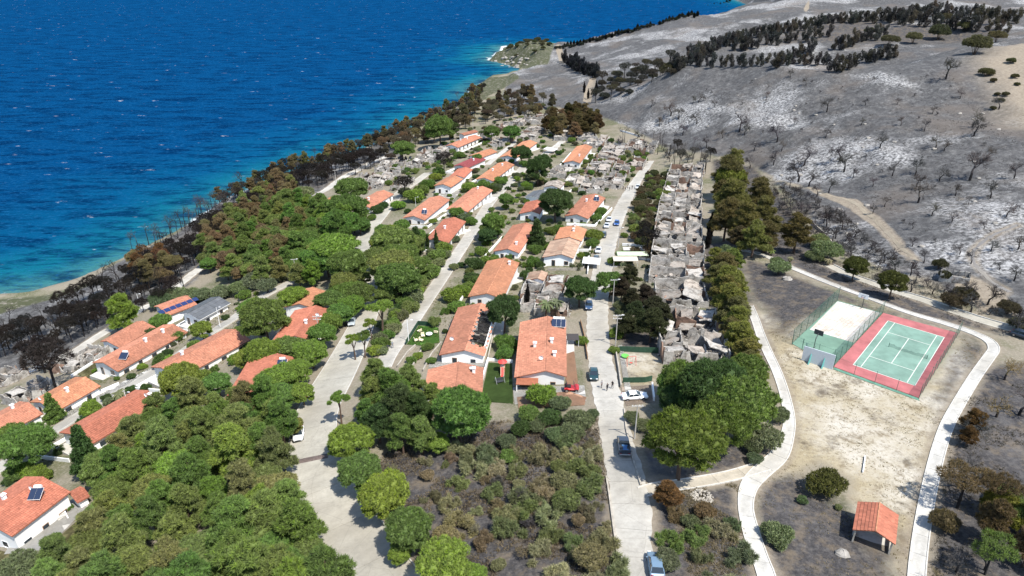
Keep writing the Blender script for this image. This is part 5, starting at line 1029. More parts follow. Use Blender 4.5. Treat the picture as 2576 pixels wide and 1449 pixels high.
scatter(['scrub','scrub','scrub','olive'], [TAN,(.20,.20,.11),(.17,.175,.09),(.18,.16,.09),SAGE,(.14,.165,.07),(.20,.19,.11)], {'scrub': SL, 'olive': 'half burnt bush on the slope between two roads'}, {'scrub': SGp, 'olive': 'half burnt bushes between the roads'}, [(1080,1140),(1240,1100),(1330,1100),(1490,1100),(1505,1170),(1540,1300),(1560,1449),(1630,1690),(1260,1690),(1120,1380),(1040,1290),(1030,1170)], 3.1, (.7,2.5), 1.2, maxn=190)
scatter(['thicket','scrub'], [(.15,.135,.08),GREYB,(.13,.12,.07)], {'scrub': 'small singed bush on the slope between roads', 'thicket': 'leafless scorched bush on the black slope between the roads'}, {'scrub': 'small singed bushes', 'thicket': 'leafless bushes'}, [(990,1130),(1500,1110),(1570,1500),(1100,1500),(1000,1250)], 6, (.9,1.6), .8, maxn=40)
# right big pines
trees('pine', [(.10,.125,.028)], 'huge domed pine with browned side beside the utility pole', None, [(1722,1092,195)], 1.25)
trees('pine', [GREEN,DARK,GREEN], 'large dark green pine in the clump beside the footpath', 'large pines beside the footpath', [(1795,960,180),(1870,1000,180),(1730,945,120),(1880,930,110),(1820,1050,150),(1700,1000,90),(1760,1010,110),(1690,960,90)], 1.2)
trees('olive', [SAGE,GREYG], 'pale grey green tree at the footpath bend', 'pale trees at the footpath bend', [(1925,1095,105),(1895,1120,60),(1960,1040,60),(1900,1150,50),(1660,1055,50),(1620,1065,56),(1590,1045,46)])
trees('ipine', [(.12,.105,.045),(.14,.135,.048),(.085,.072,.04),(.13,.13,.045)], 'browned pine in the tall row behind the burnt terrace', 'tall row behind the burnt terrace', [(1838,430,85),(1845,490,100),(1830,540,90),(1910,480,80),(1925,530,80),(1880,550,95),(1900,590,80),(1860,590,60),(1950,560,50),(1930,585,70),(1850,400,60),(1815,470,50)], .9)
trees('pine', [(.125,.15,.035),GREEN], 'bright green pine crown in the row behind the burnt terrace', 'bright pines behind the terrace', [(1840,440,75),(1850,490,60)], 1.3)
trees('ipine', [(.165,.165,.05),(.15,.16,.045),(.13,.12,.05)], 'yellow green pine in the row between ruins and field', 'yellow green pines by the field', [(1825,660,75),(1800,640,50),(1838,700,85),(1840,750,95),(1855,800,85),(1860,840,85),(1880,880,80),(1895,920,80),(1800,690,60),(1845,650,60),(1830,720,70),(1850,775,80),(1845,820,70),(1875,850,70),(1880,905,70),(1820,680,60)], .8)
trees('olive', [SAGE,(.2,.2,.08)], 'pale yellow green bush standing beside the curving path', 'pale bushes beside the curving path', [(1962,668,62),(1840,633,60),(1955,655,40)])
trees('ipine', [(.11,.09,.035)], 'browned pine with straight dark trunk above the curving path', None, [(2008,575,76)], 1.0)
trees('olive', [SAGE,(.13,.09,.05)], 'grey green tree with a reddened side by the outer path', 'grey green trees by the outer path', [(2080,625,85),(2060,600,60),(2050,640,50)])
trees('pine', [(.065,.07,.022)], 'rounded dark olive tree beside the outer path', 'rounded olive trees on the path verge', [(2154,664,68),(2250,702,82)], 1.1)
trees('olive', [(.10,.085,.035),(.085,.09,.03)], 'large dense brown green bush on the pale field edge', None, [(2078,1205,112)], 1.05)
trees('shrub', [SAGE], 'small pale shrub on burnt ground by the path', 'small pale shrubs', [(2018,1257,32),(2110,1275,24),(1955,1340,86),(1740,1310,0.1+56)])
trees('ipine', [RUST], 'rust brown bush with green tip at the path junction', None, [(1680,1235,80)], .75)
scatter(['scrub','olive','scrub'], [SAGE,TAN,OLIVE,BROWN,GREYG], {'scrub': 'singed shrub on the black ground left of the narrow path', 'olive': 'singed bush on black ground left of the narrow path'}, {'scrub': 'shrubs left of the narrow path', 'olive': 'bushes left of the narrow path'}, [(1655,1290),(1700,1270),(1760,1260),(1850,1290),(1880,1400),(1950,1690),(1710,1690)], 3.4, (1.0,2.0), 1)
scatter(['olive','ipine','char'], [BROWN,OLIVE,(.13,.105,.055),OLIVE,GREEN], {'olive': 'scorched tree beyond the field path', 'ipine': 'scorched pine beyond the field path', 'char': 'burnt pine beyond the field path'}, {'olive': 'brown trees right of the path', 'ipine': 'brown pines right of the path', 'char': 'black pines right of the path'}, [(2400,1230),(2480,1210),(2620,1200),(2640,1400),(2560,1420),(2430,1380),(2380,1290)], 4.2, (2.0,3.2), 3.5)
trees('pine', [(.13,.14,.03)], 'yellow green pine crown beyond the right hand path', 'yellow pines right of the path', [(2520,1260,90),(2575,1300,90)])
trees('burnt', [GREYB,BROWN], 'leafless scorched tree overhanging the right hand path', 'leafless trees over the right path', [(2440,1180,110),(2470,1060,90),(2520,1010,80),(2540,920,70),(2580,1000,90),(2420,1400,90),(2490,1400,80),(2350,1440,60)])
trees('ipine', [(.12,.075,.03)], 'brown pine with green tip beside the right path bend', 'brown pines by the path bend', [(2455,1055,60),(2440,1090,50)], .9)
# scrub valley behind the path
scatter(['thicket','burnt','thicket'], [GREYB,(.05,.047,.047),BLACKB], {'thicket': 'burnt thicket bush in the gully beyond the outer path', 'burnt': 'leafless tree in the gully beyond the outer path'}, {'thicket': 'burnt thickets in the gully', 'burnt': 'leafless trees in the gully'}, [(1945,470),(2010,480),(2080,510),(2150,560),(2220,620),(2300,680),(2420,730),(2560,770),(2600,850),(2480,800),(2380,770),(2260,720),(2150,670),(2080,610),(1990,550),(1950,520)], 3.2, (1.6,2.8), 1.5, maxn=170)
trees('olive', [(.07,.06,.035),(.055,.055,.03)], 'dark brown bush surviving at the gully edge', 'dark bushes at the gully edge', [(2365,660,46),(2430,735,60),(2400,750,70),(2540,770,60),(2570,810,60),(2380,690,40)])
# open hillside
HB = 'bare burnt tree standing alone on the ashen hillside'; HG = 'bare trees on the hillside'
trees('burnt', [(.06,.055,.052),GREYB,(.085,.072,.06)], HB, HG, [(1690,265,44),(1710,275,40),(1760,240,30),(1865,300,52),(1755,290,36),(1960,325,54),(1875,320,34),(2085,255,44),(2220,345,46),(2330,310,34),(2455,290,50),(2390,160,64),(2460,310,54),(2120,370,60),(2130,400,56),(2030,380,62),(2015,420,66),(2310,410,54),(2455,400,92),(2320,470,70),(2310,450,50),(2420,620,0.1+36),(2200,450,34),(2150,430,30),(1745,245,26),(1820,330,30),(2230,500,36),(2300,560,28),(2260,250,22),(2400,540,34),(2520,250,40),(2490,380,40),(2560,420,50),(2570,600,50),(2480,560,30),(2060,470,40),(2090,460,44),(2040,440,50),(1990,450,40),(2360,350,40),(2000,300,24),(1930,235,20),(2440,500,26),(2380,360,34),(2170,300,24),(2330,640,40),(2520,660,34),(1800,255,24),(1990,180,26),(2030,200,24),(1640,255,24),(1660,300,30),(1720,320,34),(1780,350,36),(1840,380,40),(1900,360,34),(1890,400,40),(1950,390,44),(1970,360,34),(2080,330,30),(2270,300,28),(2350,270,26),(2420,230,30),(2180,250,24),(2250,420,40),(2370,430,44),(2410,470,40),(2500,470,50),(2540,520,44),(2350,520,40),(2200,520,30),(2450,640,44),(2500,610,40),(2560,680,50),(2300,600,36)], 1.0)
trees('shrub', [(.09,.085,.045)], 'small dark bush on the tan slope of the hill', 'bushes on the tan slope', [(2483,180,36),(2500,200,20),(2555,190,20),(2530,235,22),(2520,250,18),(2510,235,16),(2545,150,24),(2500,270,16),(2560,210,16)])
trees('olive', [(.10,.095,.05),(.075,.075,.045)], 'singed round tree on the hill shoulder', 'round trees on the hill shoulder', [(2460,105,80),(2365,75,60),(2240,95,44),(2510,85,50),(2300,90,46),(2190,75,36),(2430,60,44),(2380,40,40)])
FD = 'dark burnt pine in the plantation rows behind the hill crest'; FG_ = 'burnt plantation rows'
for (x0, y0, x1, y1, n, w) in ((1690,150,2090,145,26,24),(1730,128,1900,80,22,22),(1900,80,2100,45,24,22),(2100,45,2330,28,24,24),(1700,160,1800,120,12,22),(1850,110,2100,75,16,24),(2080,150,2260,128,16,26),(2330,22,2576,40,22,26),(1960,140,2060,110,8,24),(2100,110,2240,70,12,26),(2260,40,2560,70,16,26)):
    trees('charrow', [(.065,.066,.072),(.078,.075,.075),(.06,.057,.058),(.095,.082,.068)], FD, FG_, [(x0+(x1-x0)*(i+R.uniform(-.3,.3))/n, y0+(y1-y0)*i/n+R.uniform(-3,3), w*R.uniform(.55,.95)) for i in range(n)], 1.0)
trees('cypress', [(.018,.022,.024)], 'tiny dark cypress on the far ridge line above the sea', 'ridge line cypresses', [(x, float(np.interp(x, [r[0] for r in RIDGE], [r[1] for r in RIDGE]))+R.uniform(-1,4), R.uniform(5,9)) for x in range(1420, 1840, 8)], .5)
trees('shrub', [(.03,.035,.028)], 'low dark bush on the far ridge line above the sea', 'ridge line bushes', [(x, float(np.interp(x, [r[0] for r in RIDGE], [r[1] for r in RIDGE]))+R.uniform(1,6), R.uniform(10,16)) for x in range(1400, 1840, 9)])
scatter(['char','olive'], [(.06,.055,.045),(.05,.05,.045),(.075,.07,.045)], {'char': 'burnt tree in the hollow below the far slope', 'olive': 'singed round tree in the hollow below the far slope'}, {'char': 'burnt trees in the hollow', 'olive': 'singed trees in the hollow'}, [(1500,205),(1560,175),(1700,150),(1720,165),(1640,200),(1560,230),(1490,250)], 8, (3,4.5), 4, maxn=45)
scatter(['charrow'], [(.028,.03,.036)], 'burnt tree in the thin row on the headland slope', 'row on the headland slope', [(1415,148),(1430,146),(1510,180),(1500,190)], 5, (2.4,3.2), 3, maxn=30)
scatter(['olive','shrub'], [(.06,.065,.03),(.075,.075,.04)], {'olive': 'big bush on the rocky headland', 'shrub': 'low bush on the rocky headland'}, {'olive': 'olive bushes on the headland', 'shrub': 'low bushes on the headland'}, [(1270,125),(1290,98),(1340,90),(1390,105),(1370,125),(1300,140)], 8, (2.4,4.5), 2, maxn=60)
scatter(['burnt','spindly','char'], [BLK,BLACKB,GREYB], {'burnt': 'bare tree between terrace ruins and hillside', 'spindly': 'thin trunk between terrace ruins and hillside', 'char': 'burnt pine between terrace ruins and hillside'}, {'burnt': 'bare black trees by the ruins', 'spindly': 'thin black trunks by the ruins', 'char': 'blackened pines by the ruins'}, [(1560,335),(1640,340),(1700,355),(1790,385),(1800,420),(1720,405),(1650,370),(1560,360)], 4.5, (2.2,3.4), 4)
# gardens between right street and terrace ruins
scatter(['scrub','shrub','olive'], [(.09,.07,.04),(.06,.07,.03),OLIVE,(.10,.085,.05)], {'scrub': 'dull singed bush in the gardens before the burnt terrace', 'shrub': 'leafy bush in the gardens before the burnt terrace', 'olive': 'garden tree in the gardens before the burnt terrace'}, {'scrub': 'singed garden bushes', 'shrub': 'leafy garden bushes', 'olive': 'dull garden trees'}, [(1630,430),(1680,440),(1680,560),(1650,640),(1600,640),(1590,560),(1610,480)], 3.4, (1.2,2.6), 1.5)
trees('char', [BLK,BLACKB], 'black round burnt tree on the garden terrace by the ruins', 'black garden trees', [(1632,592,56),(1620,570,40)])
trees('ipine', [(.05,.05,.028),(.055,.045,.03),(.045,.055,.025)], 'dark half burnt tree between right street and lowest ruin', 'dark trees by the lowest ruin', [(1590,745,60),(1625,740,60),(1650,770,70),(1600,790,70),(1640,810,80),(1575,810,60),(1565,720,56),(1585,690,60),(1670,790,60)], .85)
scatter(['shrub','scrub'], [GREEN,OLIVE,GREYG,TAN], {'shrub': 'leafy weed bush around the far ruins', 'scrub': 'thin weed bush around the far ruins'}, {'shrub': 'green bushes around far ruins', 'scrub': 'pale bushes around far ruins'}, [(1430,430),(1500,380),(1580,360),(1620,400),(1590,450),(1520,480),(1440,470)], 5, (1.0,2.2), 1)
scatter(['shrub','scrub','shrub'], [GREEN,GREYG,GREEN,OLIVE], {'shrub': 'hedge bush along the lane of the upper village', 'scrub': 'thin bush along the lane of the upper village'}, {'shrub': 'hedge bushes of the upper village', 'scrub': 'thin bushes of the upper village'}, [(940,470),(1060,390),(1160,350),(1300,350),(1420,380),(1390,450),(1250,500),(1100,470),(1000,500)], 6.5, (1.0,1.9), 1, maxn=60)
scatter(['shrub','shrub','scrub'], [GREEN,DARK,GREYG,OLIVE], {'shrub': 'dense bush on the bank beside the middle street', 'scrub': 'thin bush on the bank beside the middle street'}, {'shrub': 'bank bushes of the middle street', 'scrub': 'thin bank bushes'}, [(955,900),(935,850),(1000,760),(1060,650),(1090,600),(1140,600),(1130,640),(1060,740),(1010,810)], 3.0, (1.0,1.9), 1, maxn=80)
scatter(['thicket'], [(.05,.047,.047),(.035,.033,.034)], 'small charred bush skeleton on the ashen hillside', 'bush skeletons on the hillside', [(1600,300),(1750,220),(2050,200),(2400,180),(2576,360),(2576,640),(2380,640),(2150,480),(1950,420),(1750,350)], 9, (.5,1.2), .5, maxn=60)
scatter(['shrub','shrub','olive','scrub'], [GREEN,GREEN,DARK,GREYG,OLIVE,LIME], {'shrub': 'garden shrub filling a yard of the village', 'olive': 'bushy garden tree filling a yard of the village', 'scrub': 'thin garden plant in a yard of the village'}, {'shrub': 'yard shrubs', 'olive': 'yard trees', 'scrub': 'yard plants'}, [(1000,560),(1060,470),(1180,440),(1330,420),(1430,470),(1520,500),(1490,640),(1440,700),(1300,790),(1150,880),(1080,800),(1160,680),(1120,620)], 3.6, (.8,1.8), 1, maxn=150)
scatter(['shrub','shrub','scrub'], [GREEN,DARK,GREYG,LIME], {'shrub': 'yard shrub beside the lower street houses', 'scrub': 'thin yard plant beside the lower street houses'}, {'shrub': 'lower yard shrubs', 'scrub': 'lower yard plants'}, [(180,960),(330,830),(480,740),(650,730),(700,800),(600,900),(480,960),(300,1010),(200,1180),(60,1220),(20,1180)], 4.5, (.7,1.5), 1, maxn=60)
scatter(['scrub','shrub','thicket'], [OLIVE,(.09,.08,.05),GREYG], {'scrub': 'dry plant on the yard terraces by the ruins', 'shrub': 'bush on the yard terraces by the ruins', 'thicket': 'leafless bush on the yard terraces by the ruins'}, {'scrub': 'terrace plants', 'shrub': 'terrace bushes', 'thicket': 'leafless terrace bushes'}, [(1570,540),(1650,430),(1660,640),(1650,760),(1560,860),(1545,800),(1560,700)], 3.4, (.6,1.5), 1, maxn=70)
# ------------------------------------------------------------------ dry grass and litter
def grass(name, poly, n, cols, hgt, label=None, wid=.05):
    W2 = np.array(px2w(poly)); lo, hi = W2.min(0), W2.max(0); c = NR.uniform(0, 1, (n*3, 2))*(hi-lo)+lo; c = c[in_poly(c, [tuple(p) for p in W2])]
    c = c[vnoise(c[:, 0], c[:, 1], 5.0, 9) > R.uniform(.3,.4)][:n]; c = c[[not on_road(q, .1) for q in c]]; V = []; T = []
    zs = np.array([hz(*q) for q in c]); k = 5; p = np.repeat(np.column_stack([c, zs]), k, 0)+np.concatenate([NR.randn(len(c)*k, 2)*.14, np.zeros((len(c)*k, 1))], 1)
    d = NR.randn(len(p), 3)*np.array([.7,.7,.2])+np.array([0,0,.8]); d /= np.linalg.norm(d, axis=1)[:, None]; s_ = np.cross(d, unit_dirs(len(p))); s_ /= np.linalg.norm(s_, axis=1)[:, None]+1e-9
    ln = hgt*NR.uniform(.5, 1.5, (len(p), 1)); V = np.stack([p-s_*wid, p+s_*wid, p+d*ln], 1).reshape(-1, 3); o_ = obj(name, np_mesh(name, V, np.arange(len(V)).reshape(-1, 3), np.repeat(NR.uniform(.6,1.35,len(p)), 3), LEAF)); o_.color = (*cols, 1); o_['kind'] = 'stuff'
SLOPE = [(980,1130),(1240,1060),(1500,1050),(1550,1300),(1600,1500),(1050,1500),(980,1380),(900,1220)]
grass('dry_grass', SLOPE, 5000, (.20,.165,.10), .35); grass('charred_stems', SLOPE, 4000, (.05,.042,.038), .5, None, .03)
grass('dry_grass', [(1895,720),(2060,780),(2000,870),(2090,925),(2310,1004),(2420,850),(2480,890),(2380,1050),(2320,1300),(2290,1449),(1930,1449),(1900,1250),(1990,1100),(1960,930)], 2600, (.21,.175,.10), .18, None, .05)
grass('dry_grass', [(1640,1240),(1860,1215),(1910,1449),(1660,1449)], 1800, (.19,.155,.10), .3); grass('charred_stems', [(1800,400),(1950,450),(2150,560),(2320,690),(2576,790),(2576,850),(2300,780),(2100,700),(1850,620)], 5000, (.055,.05,.048), .6, None, .03)
grass('charred_stems', [(2400,1000),(2640,950),(2640,1500),(2330,1500)], 2500, (.09,.075,.06), .4, None, .04); grass('ash_stubble', [(1600,300),(1750,220),(2050,200),(2400,180),(2576,360),(2576,640),(2380,640),(2150,480),(1950,420),(1750,350)], 5000, (.06,.056,.054), .4, None, .04)
grass('weeds', [(1000,560),(1180,440),(1430,440),(1520,500),(1490,640),(1300,800),(1150,900),(1040,880)], 5000, (.15,.165,.06), .35, None, .06); grass('weeds', [(180,960),(330,830),(480,740),(650,730),(700,800),(600,900),(300,1010),(60,1220)], 3000, (.15,.165,.06), .3, None, .06)
# trees standing right on the shore edge
cl_ = spline([np.array([*COAST[i], 0]) for i in range(2, 16)], 3.2); dn = np.gradient(cl_[:, :2], axis=0); dn /= np.linalg.norm(dn, axis=1)[:, None]; inn = np.stack([dn[:, 1], -dn[:, 0]], 1)
for i in range(len(cl_)):
    for k in range(2 if cl_[i][1] > 255 else 1):
        q = cl_[i][:2]+inn[i]*(R.uniform(4, 8)+k*6)+NR.randn(2)*.8
        if in_poly(q[None], SEA)[0] or on_road(q) or (-190 < q[0] < -150 and q[1] < 250): continue
        kd = R.choice(['spindly','burnt','char','ipine'] if q[1] > 300 else ['spindly','burnt','spindly']); cl2 = R.choice([BLACKB,GREYB,(.05,.042,.036)]) if kd != 'ipine' else R.choice([BROWN,(.12,.10,.06),(.13,.135,.06)])
        plant(kd, q, R.uniform(2.0,3.2)/KIND[kd][0]['r'], cl2, cword(cl2)+' scorched tree rooted on the shore edge', 'trees on the shore edge')
scatter(['shrub','olive','scrub','shrub'], [GREEN,GREYG,DARK,OLIVE,(.10,.09,.055)], {'shrub': 'bush between the far village ruins', 'olive': 'small tree between the far village ruins', 'scrub': 'singed plant between the far village ruins'}, {'shrub': 'far yard bushes', 'olive': 'far yard trees', 'scrub': 'far plants'}, [(940,450),(1060,375),(1180,320),(1340,285),(1420,340),(1560,345),(1640,390),(1600,460),(1480,490),(1380,470),(1240,430),(1100,430),(1000,490)], 4.6, (1.0,2.3), 1.2, maxn=130)
# ------------------------------------------------------------------ vehicles
def car_paint(name, col): 
    n = NT(name); n.b.inputs['Coat Weight'].default_value = .6; n.b.inputs['Coat Roughness'].default_value = .08; return n.done(col, .35, .5, .2)
TYRE = M_plain('tyre_rubber', (.018,.018,.018), .2, 5); RIM = M_plain('alloy_rim', (.4,.4,.42), .2, 5, .3, .5, .7); LAMP = NT('lamp_glass').done((.75,.76,.74), .1, .6); TAIL = NT('tail_lamp').done((.35,.01,.01), .2, .6)
def wheel(par, x, y, r=.33, w=.22):
    k = MB().tube((x,y-w/2,r),(x,y+w/2,r),r,r,14).build('wheel', TYRE, par); MB().tube((x,y-w/2-.01,r),(x,y+w/2+.01,r),r*.62,r*.62,10).build('rim', RIM, k)
def ring8(x, hw, z0, z1, rnd=.12):
    return [(x,-hw*.9,z0),(x,hw*.9,z0),(x,hw,z0+.18),(x,hw,z1-rnd),(x,hw-rnd,z1),(x,-hw+rnd,z1),(x,-hw,z1-rnd),(x,-hw,z0+.18)]
def car(px, front_px, col, label, kind='suv', L=4.4, Wd=1.82, group=None, lift=.08):
    p = gnd(*px); q = gnd(*front_px); rz = math.atan2(q[1]-p[1], q[0]-p[0]); t = thing('pickup_truck' if kind == 'pickup' else 'parked_car', label, 'pickup' if kind == 'pickup' else 'car', (p[0], p[1], p[2]+lift), rz, group)
    d = (q-p)/np.linalg.norm((q-p)[:2]); ph = math.atan2(hz(*(p+d*2)[:2])-hz(*(p-d*2)[:2]), 4); t.rotation_euler = (0, -ph, rz)
    pt = car_paint('car_paint', col); h = L/2; w = Wd/2
    if kind == 'pickup':
        L = 5.2; h = 2.6; b = MB().loft([ring8(-h,w*.93,.45,.95),ring8(-h+.1,w,.38,1.02),ring8(.5,w,.34,1.05),ring8(1.3,w,.34,1.06),ring8(h-.35,w*.97,.36,.98),ring8(h,w*.82,.42,.78)]); b.build('body', pt, t, smooth=False)
        c = [(-.55,w*.93,1.06),(-.45,w*.80,1.66),(.75,w*.80,1.66),(1.45,w*.92,1.06)]
        MB().loft([[(-.55,-w*.93,1.0),(-.55,w*.93,1.0),(-.55,w*.93,1.05),(-.55,-w*.93,1.05)],[(-.42,-w*.93,1.0),(-.42,w*.93,1.0),(-.42,w*.80,1.64),(-.42,-w*.80,1.64)],[(.7,-w*.93,1.0),(.7,w*.93,1.0),(.7,w*.80,1.66),(.7,-w*.80,1.66)],[(1.4,-w*.9,1.0),(1.4,w*.9,1.0),(1.4,w*.9,1.06),(1.4,-w*.9,1.06)]]).build('windows', GLASS, t)
        MB().box((-.42,-w*.78,1.645),(.68,w*.78,1.70)).build('roof', pt, t); MB().box((-2.45,-w*.82,1.026),(-.75,w*.82,1.04)).build('bed_floor', DARKMETAL, t)
        for s in (-1,1): MB().box((-2.55,s*w*.93-.06,1.02),(-.6,s*w*.93+.06,1.32)).build('bed_side', pt, t)
        MB().box((-2.62,-w*.98,.98),(-2.55,w*.98,1.32)).build('tailgate', pt, t); MB().box((-2.72,-w*.9,.5),(-2.62,w*.9,.66)).build('bumper', GALV, t)
        MB().tube((-.7,-w*.8,1.1),(-.7,-w*.6,1.62),.04,.04,5).tube((-.7,w*.8,1.1),(-.7,w*.6,1.62),.04,.04,5).tube((-.7,-w*.6,1.62),(-.7,w*.6,1.62),.04,.04,5).build('roll_bar', DARKMETAL, t)
        for i in range(5): MB().box((-2.2+i*.3,-.4+R.uniform(-.2,.2),1.045),(-2.0+i*.3,.1+R.uniform(-.1,.3),1.2)).build('cargo', M_plain('blue_tarp',(.08,.2,.4)), t)
        wy, wx = w-.12, (1.65,-1.55)
    else:
        hh = 1.48 if kind == 'suv' else 1.38; belt = .92 if kind == 'suv' else .86; rear = -h*.88 if kind == 'suv' else -h*.62
        MB().loft([ring8(-h,w*.86,.42,belt*.85),ring8(-h+.18,w*.97,.30,belt),ring8(-.3,w,.28,belt+.02),ring8(h*.45,w,.28,belt),ring8(h-.3,w*.95,.30,belt*.86),ring8(h,w*.80,.38,belt*.66)]).build('body', pt, t)
        a0, a1, a2, a3 = rear, rear+.45, h*.10, h*.46
        MB().loft([[(a0,-w*.86,belt-.1),(a0,w*.86,belt-.1),(a0,w*.84,belt+.02),(a0,-w*.84,belt+.02)],[(a1,-w*.9,belt-.1),(a1,w*.9,belt-.1),(a1,w*.72,hh-.03),(a1,-w*.72,hh-.03)],[(a2,-w*.9,belt-.1),(a2,w*.9,belt-.1),(a2,w*.72,hh-.01),(a2,-w*.72,hh-.01)],[(a3,-w*.88,belt-.1),(a3,w*.88,belt-.1),(a3,w*.86,belt+.02),(a3,-w*.86,belt+.02)]]).build('windows', GLASS, t)
        MB().loft([[(a1-.05,-w*.70,hh-.035),(a1-.05,w*.70,hh-.035),(a1-.05,w*.66,hh+.01),(a1-.05,-w*.66,hh+.01)],[((a1+a2)/2,-w*.74,hh-.03),((a1+a2)/2,w*.74,hh-.03),((a1+a2)/2,w*.66,hh+.05),((a1+a2)/2,-w*.66,hh+.05)],[(a2+.05,-w*.70,hh-.03),(a2+.05,w*.70,hh-.03),(a2+.05,w*.66,hh+.015),(a2+.05,-w*.66,hh+.015)]]).build('roof', pt, t)
        for s in (-1, 1):
            for q0, q1 in (((a0+.05,s*w*.85,belt),(a1,s*w*.725,hh-.01)),((a3-.02,s*w*.87,belt),(a2,s*w*.725,hh)),(((a1+a2)/2,s*w*.90,belt),((a1+a2)/2,s*w*.735,hh-.02))): MB().tube(q0, q1, .045, .04, 4).build('pillar', pt, t)
            MB().box((h*.3,s*w+(-.02 if s > 0 else -.18),belt),(h*.3+.12,s*w+(.18 if s > 0 else .02),belt+.13)).build('mirror', pt, t)
        wy, wx = w-.11, (h*.62,-h*.62)
        MB().box((h-.02,-w*.5,.36),(h+.02,w*.5,.52)).build('grille', DARKMETAL, t)
    for x in wx:
        for s in (-1, 1): wheel(t, x, s*wy)
    for s in (-1, 1): MB().box((h-.16,s*w*.62-.18,.60),(h-.01,s*w*.62+.18,.72)).build('headlight', LAMP, t); MB().box((-h-.0,s*w*.7-.15,.66),(-h+.08,s*w*.7+.15,.82)).build('tail_light', TAIL, t)
    return t
car((1493,950),(1496,1000),(.015,.05,.055),'dark teal car driving down the right street past the main house','suv',4.2)
car((1596,1003),(1650,1000),(.80,.81,.82),'white sedan parked across the brick paved bay','sedan',4.7)
car((1568,1130),(1560,1080),(.035,.045,.065),'dark blue pickup with blue cargo parked on the right street','pickup',5.2,1.86)
car((1648,1430),(1640,1380),(.16,.24,.32),'steel blue car at the verge of the right street by singed shrubs','suv',4.3)
car((885,815),(880,850),(.42,.47,.50),'silver car on the wide road in pine shade','suv',4.5)
car((752,1098),(748,1140),(.78,.79,.80),'white car tucked under pines beside the wide road','sedan',4.4)
car((1481,775),(1480,800),(.05,.10,.20),'blue car parked in tree shade on the right street','suv',4.1)
car((1499,658),(1492,690),(.07,.08,.085),'dark grey car parked behind a white car near the pale awnings','suv',4.4)
car((1505,634),(1499,658),(.75,.76,.77),'white car parked just above the dark grey car','sedan',4.4)
car((1518,596),(1511,620),(.06,.075,.08),'dark grey car beside the leafy green bush on the right street','suv',4.5)
car((1526,572),(1519,592),(.75,.76,.77),'white car parked just above the dark car by the leafy bush','sedan',4.3)
car((1532,556),(1526,572),(.72,.73,.74),'white car at the head of the parked row opposite the bright blue car','sedan',4.3)
car((1551,566),(1545,590),(.03,.10,.32),'bright blue car parked across the right street','suv',4.2)
car((1604,474),(1595,495),(.70,.71,.70),'white car under bushes near the group of people','suv',4.3)
car((1302,446),(1290,462),(.72,.73,.74),'silver white car parked on the middle street end','sedan',4.4)
car((2572,850),(2610,862),(.03,.05,.08),'dark car at the end of the outer path','suv',4.3)
REDV = car_paint('red_vehicle', (.42,.02,.02)); SEATB = M_plain('black_seat', (.02,.02,.02), .2)
def buggy(px, front, label, s=1.0, nm='utility_vehicle', cat='utility vehicle', cab=True):
    p = gnd(*px); q = gnd(*front); t = thing(nm, label, cat, (p[0], p[1], p[2]+.1), math.atan2(q[1]-p[1], q[0]-p[0])); t.scale = (s, s, s)
    MB().loft([ring8(-1.25,.62,.45,.85),ring8(-.6,.72,.38,.80),ring8(.5,.72,.38,.72),ring8(.9,.70,.42,.92),ring8(1.35,.5,.5,.78)]).build('body', REDV, t)
    for s_ in (-1,1):
        for x in (-.85,.9): wheel(t, x, s_*.72, .34, .26); MB().loft([[(x-.42,s_*.72-.16,.66),(x-.42,s_*.72+.16,.66),(x-.42,s_*.72+.16,.70),(x-.42,s_*.72-.16,.70)],[(x,s_*.72-.18,.78),(x,s_*.72+.18,.78),(x,s_*.72+.18,.84),(x,s_*.72-.18,.84)],[(x+.42,s_*.72-.16,.66),(x+.42,s_*.72+.16,.66),(x+.42,s_*.72+.16,.70),(x+.42,s_*.72-.16,.70)]]).build('fender', REDV, t)
    MB().box((-.75,-.45,.81),(-.1,.45,.98)).box((-.9,-.45,.985),(-.76,.45,1.4)).build('seat', SEATB, t); MB().tube((.45,-.35,1.15),(.45,.35,1.15),.03,.03,5).tube((.7,0,.8),(.45,0,1.15),.03,.03,5).build('handlebar', SEATB, t)
    if cab:
        k = MB(); [k.tube((x0,s_*.6,.8),(x1,s_*.5,1.75),.03,.03,5) for s_ in (-1,1) for x0, x1 in ((-.95,-.85),(.7,.35))]; k.tube((-.85,-.5,1.75),(-.85,.5,1.75),.03,.03,5).tube((.35,-.5,1.75),(.35,.5,1.75),.03,.03,5); k.build('roll_cage', DARKMETAL, t); MB().box((-1.2,-.5,.86),(-.95,.5,1.1)).build('cargo_box', SEATB, t)
buggy((1437,983),(1480,982),'red open utility vehicle with black seats at the main house',1.05)
buggy((768,998),(764,1030),'red quad bike parked at the wide road edge',.75,'quad_bike','quad bike',False)
